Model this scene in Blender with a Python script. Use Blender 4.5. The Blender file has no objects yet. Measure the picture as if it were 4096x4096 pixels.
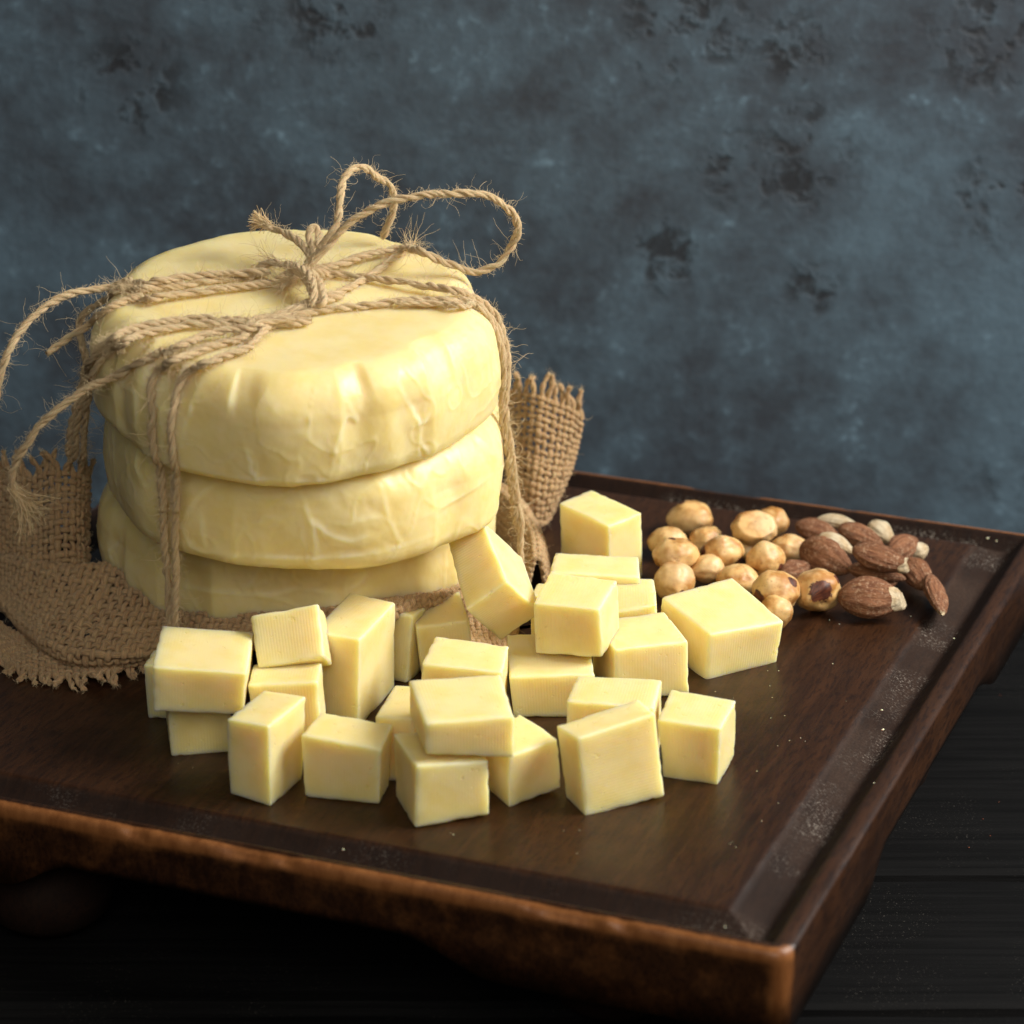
import bpy, math, random
import numpy as np
from mathutils import Vector

# ------------------------------------------------------------------ camera, world, lights
SC = bpy.context.scene
COL = SC.collection
F = 12487.0                                   # focal length in pixels of the 4096 px photograph
TH, PS = math.radians(21.92), math.radians(-21.36)
FW = np.array([math.sin(PS)*math.cos(TH), math.cos(PS)*math.cos(TH), -math.sin(TH)])
RT = np.array([math.cos(PS), -math.sin(PS), 0.0])
UP = np.cross(RT, FW)
FH = np.array([FW[0], FW[1], 0.0]); FH /= np.linalg.norm(FH)
ZZ = np.array([0, 0, 1.0])
def ray(p): return FW + RT*(p[0]-2048)/F - UP*(p[1]-2048)/F
CAM = -ray((2915, 3632))*0.90                 # origin: front right inner corner of the board's groove
def onz(p, z=0.0):                            # pixel -> point at height z
    d = ray(p); return CAM + d*(z-CAM[2])/d[2]
def onfw(p, w):                               # pixel -> point on the upright plane at forward distance w
    d = ray(p); return CAM + d*(w-CAM@FH)/(d@FH)
def onpl(p, n, c):
    d = ray(p); return CAM + d*(n@(c-CAM))/(n@d)
def place(fw, ri, z): return FH*fw + RT*ri + ZZ*z

cd = bpy.data.cameras.new('camera'); cam = bpy.data.objects.new('camera', cd); COL.objects.link(cam)
cd.sensor_width = 36.0; cd.sensor_fit = 'HORIZONTAL'; cd.lens = 36.0*F/4096.0
cd.clip_start = 0.02; cd.clip_end = 50.0
cd.dof.use_dof = True; cd.dof.focus_distance = 1.035; cd.dof.aperture_fstop = 12.0
cam.location = CAM
from mathutils import Matrix
cam.rotation_euler = Matrix((RT, UP, -FW)).transposed().to_euler()
SC.camera = cam

W = bpy.data.worlds.new('World'); SC.world = W; W.use_nodes = True
bg = W.node_tree.nodes['Background']; bg.inputs[0].default_value = (1.0, 0.98, 0.95, 1); bg.inputs[1].default_value = 0.03

def area(name, loc, target, size, power, color):
    l = bpy.data.lights.new(name, 'AREA'); l.shape = 'RECTANGLE'; l.size, l.size_y = size
    l.energy = power; l.color = color
    o = bpy.data.objects.new(name, l); COL.objects.link(o); o.location = loc
    d = Vector(target) - Vector(loc); o.rotation_euler = d.to_track_quat('-Z', 'Y').to_euler()
    return o
TGT = place(0.15, -0.10, 0.03)
area('softbox_key', TGT + RT*0.88 - FH*0.14 + ZZ*0.70, TGT, (0.55, 0.55), 15.8, (1.0, 0.955, 0.89))
area('softbox_fill', TGT - FH*1.10 + RT*0.05 + ZZ*0.78, TGT, (0.9, 0.6), 6.6, (1.0, 0.935, 0.845))
area('added_backdrop_fill', place(0.22, 0.62, 0.62), place(0.45, 0.16, 0.26), (0.25, 0.25), 4.6, (1.0, 0.98, 0.95))  # added lamp out of view, only to brighten the right of the backdrop

SC.render.engine = 'CYCLES'
SC.cycles.use_denoising = True
SC.cycles.max_bounces = 8; SC.cycles.transparent_max_bounces = 8
SC.view_settings.view_transform = 'Standard'; SC.view_settings.look = 'None'
SC.view_settings.exposure = 0.0; SC.view_settings.gamma = 1.0
SC.view_settings.use_curve_mapping = False

# ------------------------------------------------------------------ helpers
RNG = np.random.default_rng(7)
def hsh(a):
    a = (a ^ 61) ^ (a >> 16); a = (a + (a << 3)) & 0xffffffff; a ^= a >> 4
    a = (a*0x27d4eb2d) & 0xffffffff; return a ^ (a >> 15)
def vnoise(P, scale, seed=0):                 # smooth value noise in -1..1
    P = np.asarray(P, float)*scale + 1000.37 + seed*17.13
    i = np.floor(P).astype(np.int64); f = P - i; f = f*f*f*(f*(f*6-15)+10)
    r = 0
    for dx in (0, 1):
        for dy in (0, 1):
            for dz in (0, 1):
                h = hsh((i[..., 0]+dx)*73856093 & 0xffffffff ^ (i[..., 1]+dy)*19349663 & 0xffffffff ^ (i[..., 2]+dz)*83492791 & 0xffffffff)
                w = (f[..., 0] if dx else 1-f[..., 0])*(f[..., 1] if dy else 1-f[..., 1])*(f[..., 2] if dz else 1-f[..., 2])
                r = r + w*(h/2147483648.0 - 1.0)
    return r
def fbm(P, scale, seed=0, oct=3):
    return sum(vnoise(P, scale*2**k, seed+k*5)*0.5**k for k in range(oct))
def sm(a, b, x):
    t = np.clip((x-a)/(b-a), 0, 1); return t*t*(3-2*t)

def mesh(name, v, f, mat, parent=None, smooth=True, attrs=None, origin=None):
    """one mesh object; v in world metres, origin = object location"""
    v = np.asarray(v, float)
    o3 = np.zeros(3) if origin is None else np.asarray(origin, float)
    me = bpy.data.meshes.new(name)
    if isinstance(f, np.ndarray):
        n, k = f.shape
        me.vertices.add(len(v)); me.vertices.foreach_set('co', (v-o3).astype(np.float32).ravel())
        me.loops.add(n*k); me.loops.foreach_set('vertex_index', f.astype(np.int32).ravel())
        me.polygons.add(n); me.polygons.foreach_set('loop_start', np.arange(0, n*k, k, dtype=np.int32))
        me.update(calc_edges=True)
    else:
        me.from_pydata((v-o3).tolist(), [], [list(map(int, q)) for q in f]); me.update()
    for an, (kind, data) in (attrs or {}).items():
        a = me.attributes.new(an, kind, 'POINT')
        data = np.asarray(data, np.float32)
        a.data.foreach_set('vector' if kind == 'FLOAT_VECTOR' else 'value', data.ravel())
    if smooth: me.polygons.foreach_set('use_smooth', np.ones(len(me.polygons), bool))
    me.materials.append(mat)
    o = bpy.data.objects.new(name, me); COL.objects.link(o)
    o.location = o3
    if parent is not None:
        o.parent = parent; o.matrix_parent_inverse.identity()
        o.location = o3 - np.array(parent.location)
    return o
def empty(name, loc=(0, 0, 0)):
    o = bpy.data.objects.new(name, None); COL.objects.link(o); o.location = loc; o.empty_display_size = 0.01; return o
def tag(o, label=None, cat=None, group=None, kind=None):
    if label: o['label'] = label
    if cat: o['category'] = cat
    if group: o['group'] = group
    if kind: o['kind'] = kind
    return o
def unit(a): return a/np.maximum(np.linalg.norm(a, axis=-1, keepdims=True), 1e-12)
def catmull(P, n):
    """resample a polyline smoothly into n points of even spacing"""
    P = np.asarray(P, float); P = np.vstack([2*P[0]-P[1], P, 2*P[-1]-P[-2]])
    out = []
    for i in range(1, len(P)-2):
        a, b, c, d = P[i-1:i+3]
        t = np.linspace(0, 1, 24, endpoint=False)[:, None]
        out.append(0.5*((2*b)+(c-a)*t+(2*a-5*b+4*c-d)*t**2+(-a+3*b-3*c+d)*t**3))
    out = np.vstack(out+[P[-2][None]])
    L = np.r_[0, np.cumsum(np.linalg.norm(np.diff(out, axis=0), axis=1))]
    s = np.linspace(0, L[-1], n)
    return np.stack([np.interp(s, L, out[:, k]) for k in range(3)], 1), L[-1]
def frames(P):
    T = unit(np.gradient(P, axis=0)); N = np.zeros_like(P)
    n = np.cross(T[0], [0.3, 0.2, 1.0]); n /= np.linalg.norm(n)
    for i in range(len(P)):
        n = n - T[i]*(n@T[i]); n /= np.linalg.norm(n); N[i] = n
    return T, N, np.cross(T, N)
class Geo:
    """collects tubes into one mesh with the fibre coordinate attribute"""
    def __init__(s): s.v = []; s.f = []; s.a = []; s.n = 0
    def tube(s, P, r, sides=6, N=None, flat=1.0, rnd=None, close=True):
        P = np.asarray(P, float); m = len(P)
        if N is None: T, N, B = frames(P)
        else:
            T = unit(np.gradient(P, axis=0)); B = unit(np.cross(T, N)); N = np.cross(B, T)
        r = np.broadcast_to(np.asarray(r, float), (m,))
        a = np.linspace(0, 2*np.pi, sides, endpoint=False)
        ring = P[:, None, :] + (B[:, None, :]*np.cos(a)[None, :, None] + N[:, None, :]*(np.sin(a)*flat)[None, :, None])*r[:, None, None]
        L = np.r_[0, np.cumsum(np.linalg.norm(np.diff(P, axis=0), axis=1))]*1000
        rnd = RNG.random()*100 if rnd is None else rnd
        at = np.stack([np.broadcast_to(L[:, None], (m, sides)), np.broadcast_to(a[None, :]*2.0, (m, sides)) , np.full((m, sides), rnd)], -1)
        i = np.arange(m-1)[:, None]*sides; j = np.arange(sides)[None, :]; j2 = (j+1) % sides
        q = np.stack([i+j, i+j2, i+sides+j2, i+sides+j], -1).reshape(-1, 4)+s.n
        s.v.append(ring.reshape(-1, 3)); s.a.append(at.reshape(-1, 3)); s.f.append(q); s.n += m*sides
        if close:
            for end, off in ((0, 0), (1, (m-1)*sides)):
                c = P[0] if end == 0 else P[-1]
                s.v.append(c[None]); s.a.append(np.array([[L[0 if end == 0 else -1], 0, rnd]]))
                idx = s.n; s.n += 1
                base = idx - (m*sides if end == 0 else m*sides+1) + off
                jj = np.arange(sides); j3 = (jj+1) % sides
                tri = np.stack([base+jj, base+j3, np.full(sides, idx), np.full(sides, idx)], -1)
                s.f.append(tri)
    def hairs(s, P, D, length, r=0.00004, seg=5, curl=0.5):
        """P roots, D start directions; many thin bent fibres"""
        n = len(P); length = np.broadcast_to(length, (n,))
        pts = np.zeros((n, seg+1, 3)); pts[:, 0] = P; d = unit(D)
        bend = unit(RNG.normal(size=(n, 3)))*curl
        for k in range(seg):
            pts[:, k+1] = pts[:, k] + d*(length/seg)[:, None]
            d = unit(d + bend/seg*2.2 + RNG.normal(size=(n, 3))*0.13*curl*2)
        T = unit(np.gradient(pts, axis=1)); ref = unit(RNG.normal(size=(n, 1, 3)))
        B = unit(np.cross(T, ref)); N = np.cross(T, B)
        rr = r*np.linspace(1, 0.45, seg+1)[None, :, None]*RNG.uniform(0.7, 1.3, n)[:, None, None]
        a = np.array([0, 2.094, 4.189])
        ring = pts[:, :, None]+(B[:, :, None]*np.cos(a)[:, None]+N[:, :, None]*np.sin(a)[:, None])*rr[..., None]
        at = np.zeros(ring.shape); at[..., 2] = RNG.random(n)[:, None, None]*100
        base = (np.arange(n)*(seg+1)*3)[:, None, None]; i = np.arange(seg)[None, :, None]*3; j = np.arange(3)[None, None, :]; j2 = (j+1) % 3
        q = np.stack([base+i+j, base+i+j2, base+i+3+j2, base+i+3+j], -1).reshape(-1, 4)+s.n
        s.v.append(ring.reshape(-1, 3)); s.a.append(at.reshape(-1, 3)); s.f.append(q); s.n += n*(seg+1)*3
    def build(s, name, mat, parent=None, origin=None):
        v = np.vstack(s.v); f = np.vstack(s.f); at = np.vstack(s.a)
        tri = f[:, 2] == f[:, 3]
        fl = [tuple(x[:3]) if t else tuple(x) for x, t in zip(f.tolist(), tri.tolist())] if tri.any() else f
        return mesh(name, v, fl, mat, parent, True, {'fib': ('FLOAT_VECTOR', at)}, origin)

# ------------------------------------------------------------------ materials
class NT:
    def __init__(s, name):
        s.m = bpy.data.materials.new(name); s.m.use_nodes = True; s.t = s.m.node_tree
        s.b = s.t.nodes['Principled BSDF']; s.out = s.t.nodes['Material Output']
    def n(s, typ, **kw):
        x = s.t.nodes.new(typ)
        for k, v in kw.items():
            if k.startswith('i_'):
                key = k[2:]; key = int(key) if key.isdigit() else key
                s.put(x.inputs[key], v)
            else: setattr(x, k, v)
        return x
    def put(s, inp, v):
        if hasattr(v, 'is_output') or isinstance(v, bpy.types.NodeSocket): s.t.links.new(v, inp)
        else: inp.default_value = v
    def math(s, op, a, b=None, c=None, clamp=False):
        x = s.n('ShaderNodeMath', operation=op, use_clamp=clamp); s.put(x.inputs[0], a)
        if b is not None: s.put(x.inputs[1], b)
        if c is not None: s.put(x.inputs[2], c)
        return x.outputs[0]
    def mix(s, fac, a, b, typ='MIX'):
        x = s.n('ShaderNodeMix', data_type='RGBA', blend_type=typ); s.put(x.inputs[0], fac)
        s.put(x.inputs[6], a if not isinstance(a, tuple) else (*a, 1)); s.put(x.inputs[7], b if not isinstance(b, tuple) else (*b, 1)); return x.outputs[2]
    def noise(s, vec, scale, detail=4.0, rough=0.55, dist=0.0, color=False):
        x = s.n('ShaderNodeTexNoise'); s.put(x.inputs['Vector'], vec); x.inputs['Scale'].default_value = scale
        x.inputs['Detail'].default_value = detail; x.inputs['Roughness'].default_value = rough; x.inputs['Distortion'].default_value = dist
        return x.outputs['Color' if color else 'Fac']
    def ramp(s, fac, a, b):                   # smooth 0..1 between a and b
        x = s.n('ShaderNodeMapRange', interpolation_type='SMOOTHSTEP'); s.put(x.inputs[0], fac)
        x.inputs[1].default_value = a; x.inputs[2].default_value = b; return x.outputs[0]
    def attr(s, name, out='Vector'): return s.n('ShaderNodeAttribute', attribute_name=name).outputs[out]
    def obj(s): return s.n('ShaderNodeTexCoord').outputs['Object']
    def scale(s, vec, sc, loc=(0, 0, 0), rot=(0, 0, 0)):
        x = s.n('ShaderNodeMapping'); s.put(x.inputs[0], vec); x.inputs[1].default_value = loc; x.inputs[2].default_value = rot; x.inputs[3].default_value = sc; return x.outputs[0]
    def bump(s, h, strength, dist, normal=None):
        x = s.n('ShaderNodeBump'); x.inputs['Strength'].default_value = strength; x.inputs['Distance'].default_value = dist; s.put(x.inputs['Height'], h)
        if normal is not None: s.put(x.inputs['Normal'], normal)
        return x.outputs[0]
    def set(s, **kw):
        for k, v in kw.items():
            key = k.replace('_', ' ')
            if isinstance(v, tuple) and len(v) == 3 and s.b.inputs[key].type == 'RGBA': v = (*v, 1)
            s.put(s.b.inputs[key], v)
        return s.m

def cheese_mat(name, base, deep, film):
    t = NT(name); o = t.obj()
    n1 = t.noise(o, 90, 3); n2 = t.noise(o, 700, 3)
    col = t.mix(t.ramp(n1, 0.35, 0.7), base, deep)
    ed = t.attr('edge', 'Fac')
    col = t.mix(t.math('MULTIPLY', ed, 0.42), col, (0.79, 0.73, 0.54))
    if film:
        nrm = t.bump(t.noise(t.scale(o, (1, 1, 0.5)), 160, 5, 0.6), 0.16, 0.0008)
        nrm = t.bump(n2, 0.12, 0.00015, nrm)
        rough = t.math('MULTIPLY_ADD', t.ramp(t.noise(o, 60, 4), 0.3, 0.7), 0.18, 0.34)
        t.set(Roughness=rough, Coat_Weight=0.05, Coat_Roughness=0.2)
    else:
        rv = t.attr('rid'); sx = t.n('ShaderNodeSeparateXYZ'); t.put(sx.inputs[0], rv)
        w = t.math('SINE', t.math('MULTIPLY', sx.outputs[0], 6.283))
        h = t.math('MULTIPLY', w, sx.outputs[1])
        nrm = t.bump(h, 0.28, 0.00010)
        nrm = t.bump(t.noise(o, 260, 5, 0.65), 0.22, 0.0005, nrm)
        nrm = t.bump(t.noise(o, 1500, 3), 0.14, 0.0001, nrm)
        col = t.mix(t.math('MULTIPLY', t.math('MULTIPLY_ADD', w, 0.5, 0.5), t.math('MULTIPLY', sx.outputs[1], 0.22)), col, deep)
        pits = t.math('MULTIPLY', t.ramp(t.noise(o, 420, 2, 0.5), 0.69, 0.74), -1.0)
        nrm = t.bump(pits, 0.8, 0.0005, nrm)
        t.set(Roughness=0.50)
    t.set(Base_Color=col, Normal=nrm, Subsurface_Weight=1.0, Subsurface_Scale=0.0090, Subsurface_Radius=(1.0, 0.82, 0.24), Specular_IOR_Level=0.38)
    t.b.subsurface_method = 'RANDOM_WALK'
    return t.m
CHEESE = cheese_mat('cheese_cut', (0.83, 0.70, 0.345), (0.80, 0.645, 0.25), False)
WHEEL = cheese_mat('cheese_wheel_film', (0.83, 0.70, 0.355), (0.80, 0.65, 0.275), True)
def jute_mat(name, light, dark):
    t = NT(name); a = t.attr('fib')
    v = t.scale(a, (0.20, 2.6, 1.0)); n = t.noise(v, 1.0, 5, 0.75)
    v2 = t.scale(a, (0.55, 9.0, 1.0)); n2 = t.noise(v2, 1.0, 4, 0.75)
    sx = t.n('ShaderNodeSeparateXYZ'); t.put(sx.inputs[0], a)
    rn = t.math('FRACT', t.math('MULTIPLY', sx.outputs[2], 0.737))
    col = t.mix(t.ramp(n, 0.36, 0.64), dark, light)
    col = t.mix(t.math('MULTIPLY', rn, 0.30), col, dark)
    col = t.mix(t.math('MULTIPLY', t.ramp(n2, 0.48, 0.7), 0.5), col, (0.88, 0.70, 0.43))
    nr = t.bump(n2, 0.9, 0.0006)
    return t.set(Base_Color=col, Roughness=0.72, Normal=nr, Specular_IOR_Level=0.3, Sheen_Weight=0.15, Sheen_Roughness=0.4, Subsurface_Weight=0.15, Subsurface_Scale=0.0008)
TWINE = jute_mat('jute_twine', (0.92, 0.72, 0.43), (0.60, 0.40, 0.19))
BURLAP = jute_mat('burlap_yarn', (0.80, 0.545, 0.275), (0.38, 0.212, 0.086))
def fibre_mat():
    t = NT('loose_fibre'); return t.set(Base_Color=(0.80, 0.63, 0.38), Roughness=0.55, Specular_IOR_Level=0.35)
FIBRE = fibre_mat()

def board_mat():
    t = NT('stained_board_wood'); o = t.obj(); pd = t.attr('pd', 'Fac'); wr = t.attr('wear_and_light', 'Fac'); du = t.attr('dust', 'Fac')
    grain = t.noise(t.scale(o, (260, 22, 120)), 1.0, 5, 0.62, 0.3)
    fleck = t.noise(t.scale(o, (900, 150, 500)), 1.0, 3, 0.6)
    big = t.noise(o, 9.0, 3)
    col = t.mix(t.ramp(grain, 0.3, 0.72), (0.013, 0.0052, 0.0027), (0.041, 0.0158, 0.0062))
    col = t.mix(t.ramp(big, 0.35, 0.7), col, t.mix(0.5, col, (0.050, 0.020, 0.0078)))
    col = t.mix(t.math('MULTIPLY', t.ramp(fleck, 0.50, 0.62), 0.75), col, (0.014, 0.006, 0.0035))
    # groove: charred stain
    gro = t.math('MULTIPLY', t.ramp(pd, -0.5, 3.0), t.math('SUBTRACT', 1.0, t.ramp(pd, 17.0, 20.0)))
    col = t.mix(t.math('MULTIPLY', gro, 0.75), col, (0.0095, 0.0060, 0.0050))
    # flour-like dust
    dn = t.math('MULTIPLY', t.ramp(t.noise(o, 22, 4, 0.6), 0.46, 0.66), t.ramp(t.noise(o, 1100, 3, 0.8), 0.52, 0.68))
    dm = t.math('MULTIPLY', t.math('MULTIPLY', t.ramp(pd, -1.5, 5.0), t.math('SUBTRACT', 1.0, t.ramp(pd, 12.0, 17.0))), dn)
    haze = t.math('MULTIPLY', t.math('MULTIPLY', t.ramp(pd, 0.3, 2.0), t.math('SUBTRACT', 1.0, t.ramp(pd, 9.0, 13.0))), t.ramp(t.noise(o, 15, 3), 0.35, 0.65))
    haze = t.math('MULTIPLY', haze, t.math('MULTIPLY', du, t.math('MULTIPLY_ADD', t.ramp(t.noise(o, 1300, 3, 0.8), 0.4, 0.7), 0.8, 0.5)))
    col = t.mix(t.math('MULTIPLY', haze, 0.24, None, True), col, (0.082, 0.052, 0.037))
    col = t.mix(t.math('MULTIPLY', t.math('MULTIPLY', dm, du), 0.40, None, True), col, (0.42, 0.37, 0.31))
    # worn rim, plus the lightening painted onto the front apron
    wn = t.math('ADD', wr, t.math('MULTIPLY', t.math('SUBTRACT', t.noise(t.scale(o, (1, 1, 1)), 90, 5, 0.65), 0.5), 0.8))
    streak = t.noise(t.scale(o, (300, 300, 60)), 1.0, 4, 0.6)
    worn = t.mix(t.ramp(streak, 0.2, 0.8), (0.16, 0.056, 0.016), (0.27, 0.108, 0.034))
    wf = t.ramp(wn, 0.45, 0.95)
    col = t.mix(wf, col, worn)
    rough = t.math('ADD', t.math('MULTIPLY', t.ramp(t.noise(o, 55, 4), 0.3, 0.7), 0.12), 0.30)
    rough = t.math('ADD', rough, t.math('MULTIPLY', gro, 0.35))
    nr = t.bump(grain, 0.22, 0.0005); nr = t.bump(fleck, 0.25, 0.0002, nr); nr = t.bump(t.noise(o, 300, 5, 0.7), 0.15, 0.0004, nr)
    return t.set(Base_Color=col, Roughness=rough, Normal=nr, Specular_IOR_Level=t.math('SUBTRACT', 0.30, t.math('MULTIPLY', gro, 0.20)))
BOARD = board_mat()
def plank_mat():
    t = NT('black_table_wood'); o = t.obj()
    g = t.noise(t.scale(o, (7, 240, 160)), 1.0, 6, 0.65, 0.6)
    g2 = t.noise(t.scale(o, (25, 900, 500)), 1.0, 4, 0.6)
    col = t.mix(t.ramp(g, 0.3, 0.75), (0.0018, 0.0018, 0.0019), (0.0062, 0.0060, 0.0060))
    sp = t.math('MULTIPLY', t.ramp(t.noise(o, 1400, 2, 0.7), 0.64, 0.72), t.ramp(t.noise(o, 25, 3), 0.45, 0.62))
    col = t.mix(t.math('MULTIPLY', sp, 0.35), col, (0.16, 0.145, 0.125))
    nr = t.bump(g, 0.35, 0.0009); nr = t.bump(g2, 0.35, 0.0004, nr)
    return t.set(Base_Color=col, Roughness=0.72, Normal=nr, Specular_IOR_Level=0.08)
PLANK = plank_mat()
def wall_mat():
    t = NT('slate_plaster'); o = t.obj()
    big = t.noise(t.scale(o, (1, 1, 1), (4.3, 0, 0.6)), 6.0, 6, 0.62, 0.2); mid = t.noise(t.scale(o, (1, 1, 1), (3.1, 0, 1.7)), 30, 7, 0.70, 0.2)
    fine = t.noise(o, 150, 5, 0.65); grit = t.noise(o, 520, 3, 0.6)
    v = t.math('ADD', t.math('MULTIPLY', big, 0.55), t.math('ADD', t.math('MULTIPLY', mid, 0.38), t.math('MULTIPLY', fine, 0.12)))
    col = t.mix(t.ramp(v, 0.40, 0.66), (0.034, 0.040, 0.050), (0.082, 0.128, 0.166))
    col = t.mix(t.math('MULTIPLY', t.ramp(fine, 0.52, 0.70), t.ramp(mid, 0.50, 0.66)), col, (0.150, 0.235, 0.300))
    # dark pitted blotches
    reg = t.ramp(t.noise(t.scale(o, (1, 1, 1), (5.2, 0, 9.4)), 10.0, 3, 0.5), 0.60, 0.76)
    for x, z, r in BLOT:
        d = t.n('ShaderNodeVectorMath', operation='DISTANCE'); t.put(d.inputs[0], t.scale(o, (1, 0, 1))); d.inputs[1].default_value = (x, 0, z)
        reg = t.math('MAXIMUM', reg, t.math('SUBTRACT', 1.0, t.ramp(d.outputs['Value'], r*0.35, r)))
    pit = t.ramp(t.math('ADD', t.math('MULTIPLY', t.noise(t.scale(o, (1, 1, 1), (1.2, 0, 2.1)), 62, 6, 0.66, 0.3), 0.75), t.math('MULTIPLY', fine, 0.25)), 0.475, 0.575)
    dk = t.math('MULTIPLY', reg, pit)
    col = t.mix(t.math('MULTIPLY', dk, 0.88), col, (0.016, 0.017, 0.020))
    col = t.mix(t.math('MULTIPLY', t.ramp(grit, 0.50, 0.72), 0.20), col, (0.040, 0.046, 0.053))
    h = t.math('SUBTRACT', t.math('ADD', t.math('MULTIPLY', mid, 0.5), t.math('ADD', t.math('MULTIPLY', fine, 0.35), t.math('MULTIPLY', grit, 0.10))), t.math('MULTIPLY', dk, 0.45))
    nr = t.bump(h, 0.55, 0.0022)
    return t.set(Base_Color=col, Roughness=0.60, Normal=nr, Specular_IOR_Level=0.3)
WB0 = 0.450                                   # forward distance of the backdrop
def wallxz(px):
    p = onfw(px, WB0); return float(p@RT)+0.1, float(p[2])+0.30
BLOT = [(*wallxz(p), r) for p, r in (((3230,600),.028),((2960,690),.024),((4000,790),.028),((2650,1020),.024),((3250,1150),.017),((2700,60),.030),((2880,130),.020),((3950,150),.034),((2640,220),.018),((3200,740),.018),((1350,60),.03),((3170,200),.022),((520,350),.03))]
WALL = wall_mat()
def hazel_mat():
    t = NT('blanched_hazelnut'); o = t.obj(); sk = t.attr('skin', 'Fac')
    oi = t.n('ShaderNodeObjectInfo').outputs['Random']
    off = t.n('ShaderNodeVectorMath', operation='ADD'); t.put(off.inputs[0], o)
    cx = t.n('ShaderNodeCombineXYZ'); t.put(cx.inputs[0], oi); t.put(cx.inputs[1], t.math('MULTIPLY', oi, 7.0)); t.put(off.inputs[1], cx.outputs[0]); p = off.outputs[0]
    n1 = t.noise(p, 120, 4, 0.6); n2 = t.noise(p, 380, 5, 0.7); n3 = t.noise(p, 1100, 3)
    col = t.mix(t.ramp(n1, 0.42, 0.60), (0.66, 0.42, 0.165), (0.42, 0.19, 0.045))
    col = t.mix(t.math('MULTIPLY', t.ramp(t.noise(p, 75, 3), 0.46, 0.64), 0.55), col, (0.75, 0.57, 0.31))
    col = t.mix(t.math('MULTIPLY', t.ramp(n2, 0.58, 0.72), 0.70), col, (0.24, 0.09, 0.025))
    st = t.noise(t.attr('fib'), 1.0, 4, 0.7)
    skc = t.mix(t.ramp(st, 0.35, 0.7), (0.045, 0.010, 0.005), (0.15, 0.042, 0.016))
    sf = t.ramp(t.math('ADD', sk, t.math('MULTIPLY', t.math('SUBTRACT', n2, 0.5), 0.9)), 0.46, 0.54)
    col = t.mix(sf, col, skc)
    nr = t.bump(n1, 0.25, 0.0012); nr = t.bump(n3, 0.18, 0.00025, nr); nr = t.bump(sf, 0.5, 0.0004, nr)
    return t.set(Base_Color=col, Roughness=t.math('MULTIPLY_ADD', n2, 0.25, 0.34), Normal=nr, Subsurface_Weight=0.25, Subsurface_Scale=0.0015, Subsurface_Radius=(1.0, 0.5, 0.2))
HAZEL = hazel_mat()
def almond_mat():
    t = NT('roasted_almond'); a = t.attr('fib'); bl = t.attr('skin', 'Fac'); o = t.obj()
    st = t.noise(t.scale(a, (0.10, 1.0, 1.0)), 1.6, 5, 0.7); st2 = t.noise(t.scale(a, (0.3, 3.0, 1.0)), 1.6, 4, 0.7)
    dust = t.noise(o, 900, 4, 0.75); d2 = t.noise(o, 160, 3)
    col = t.mix(t.ramp(st, 0.3, 0.7), (0.145, 0.050, 0.022), (0.33, 0.145, 0.066))
    col = t.mix(t.math('MULTIPLY', t.math('MULTIPLY', t.ramp(dust, 0.50, 0.64), t.ramp(d2, 0.3, 0.55)), 0.80), col, (0.52, 0.34, 0.21))
    pale = t.mix(t.ramp(t.noise(o, 220, 4), 0.35, 0.7), (0.74, 0.62, 0.42), (0.60, 0.42, 0.22))
    bf = t.ramp(t.math('ADD', bl, t.math('MULTIPLY', t.math('SUBTRACT', t.noise(o, 350, 4, 0.7), 0.5), 0.7)), 0.46, 0.54)
    col = t.mix(bf, col, pale)
    nr = t.bump(st, 1.0, 0.0014); nr = t.bump(st2, 0.6, 0.0006, nr); nr = t.bump(dust, 0.25, 0.0003, nr)
    return t.set(Base_Color=col, Roughness=0.70, Normal=nr, Specular_IOR_Level=0.3)
ALMOND = almond_mat()
def crumb_mat(name, c): t = NT(name); return t.set(Base_Color=c, Roughness=0.7, Subsurface_Weight=0.3, Subsurface_Scale=0.001)
CRUMB = crumb_mat('cheese_crumb', (0.82, 0.74, 0.50)); REDC = crumb_mat('spice_crumb', (0.22, 0.05, 0.02))

# ------------------------------------------------------------------ setting: backdrop, table, board
ZT = -0.0575                                  # table height; board top is z = 0
def backdrop():
    n = 40; xs = np.linspace(-1.1, 1.1, n); zs = np.linspace(0, 1.6, n)
    V = []; c0 = place(WB0, -0.1, -0.30)
    for z in zs:
        for x in xs:
            V.append([x, 0.0025*float(vnoise(np.array([x, 0.3, z]), 6, 3)), z])
    V = np.array(V); nb = len(V)
    back = V.copy(); back[:, 1] = 0.02
    V = np.vstack([V, back])
    f = []
    for i in range(n-1):
        for j in range(n-1):
            a = i*n+j; f.append((a, a+1, a+n+1, a+n)); f.append((nb+a, nb+a+n, nb+a+n+1, nb+a+1))
    rim = [i for i in range(n)] + [i*n+n-1 for i in range(1, n)] + [(n-1)*n+j for j in range(n-2, -1, -1)] + [i*n for i in range(n-2, 0, -1)]
    for a, b in zip(rim, rim[1:]+rim[:1]): f.append((a, a+nb, b+nb, b))
    o = mesh('backdrop', V, f, WALL); o.location = c0; o.rotation_euler.z = math.atan2(RT[1], RT[0])
    tag(o, kind='structure')
backdrop()
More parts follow.
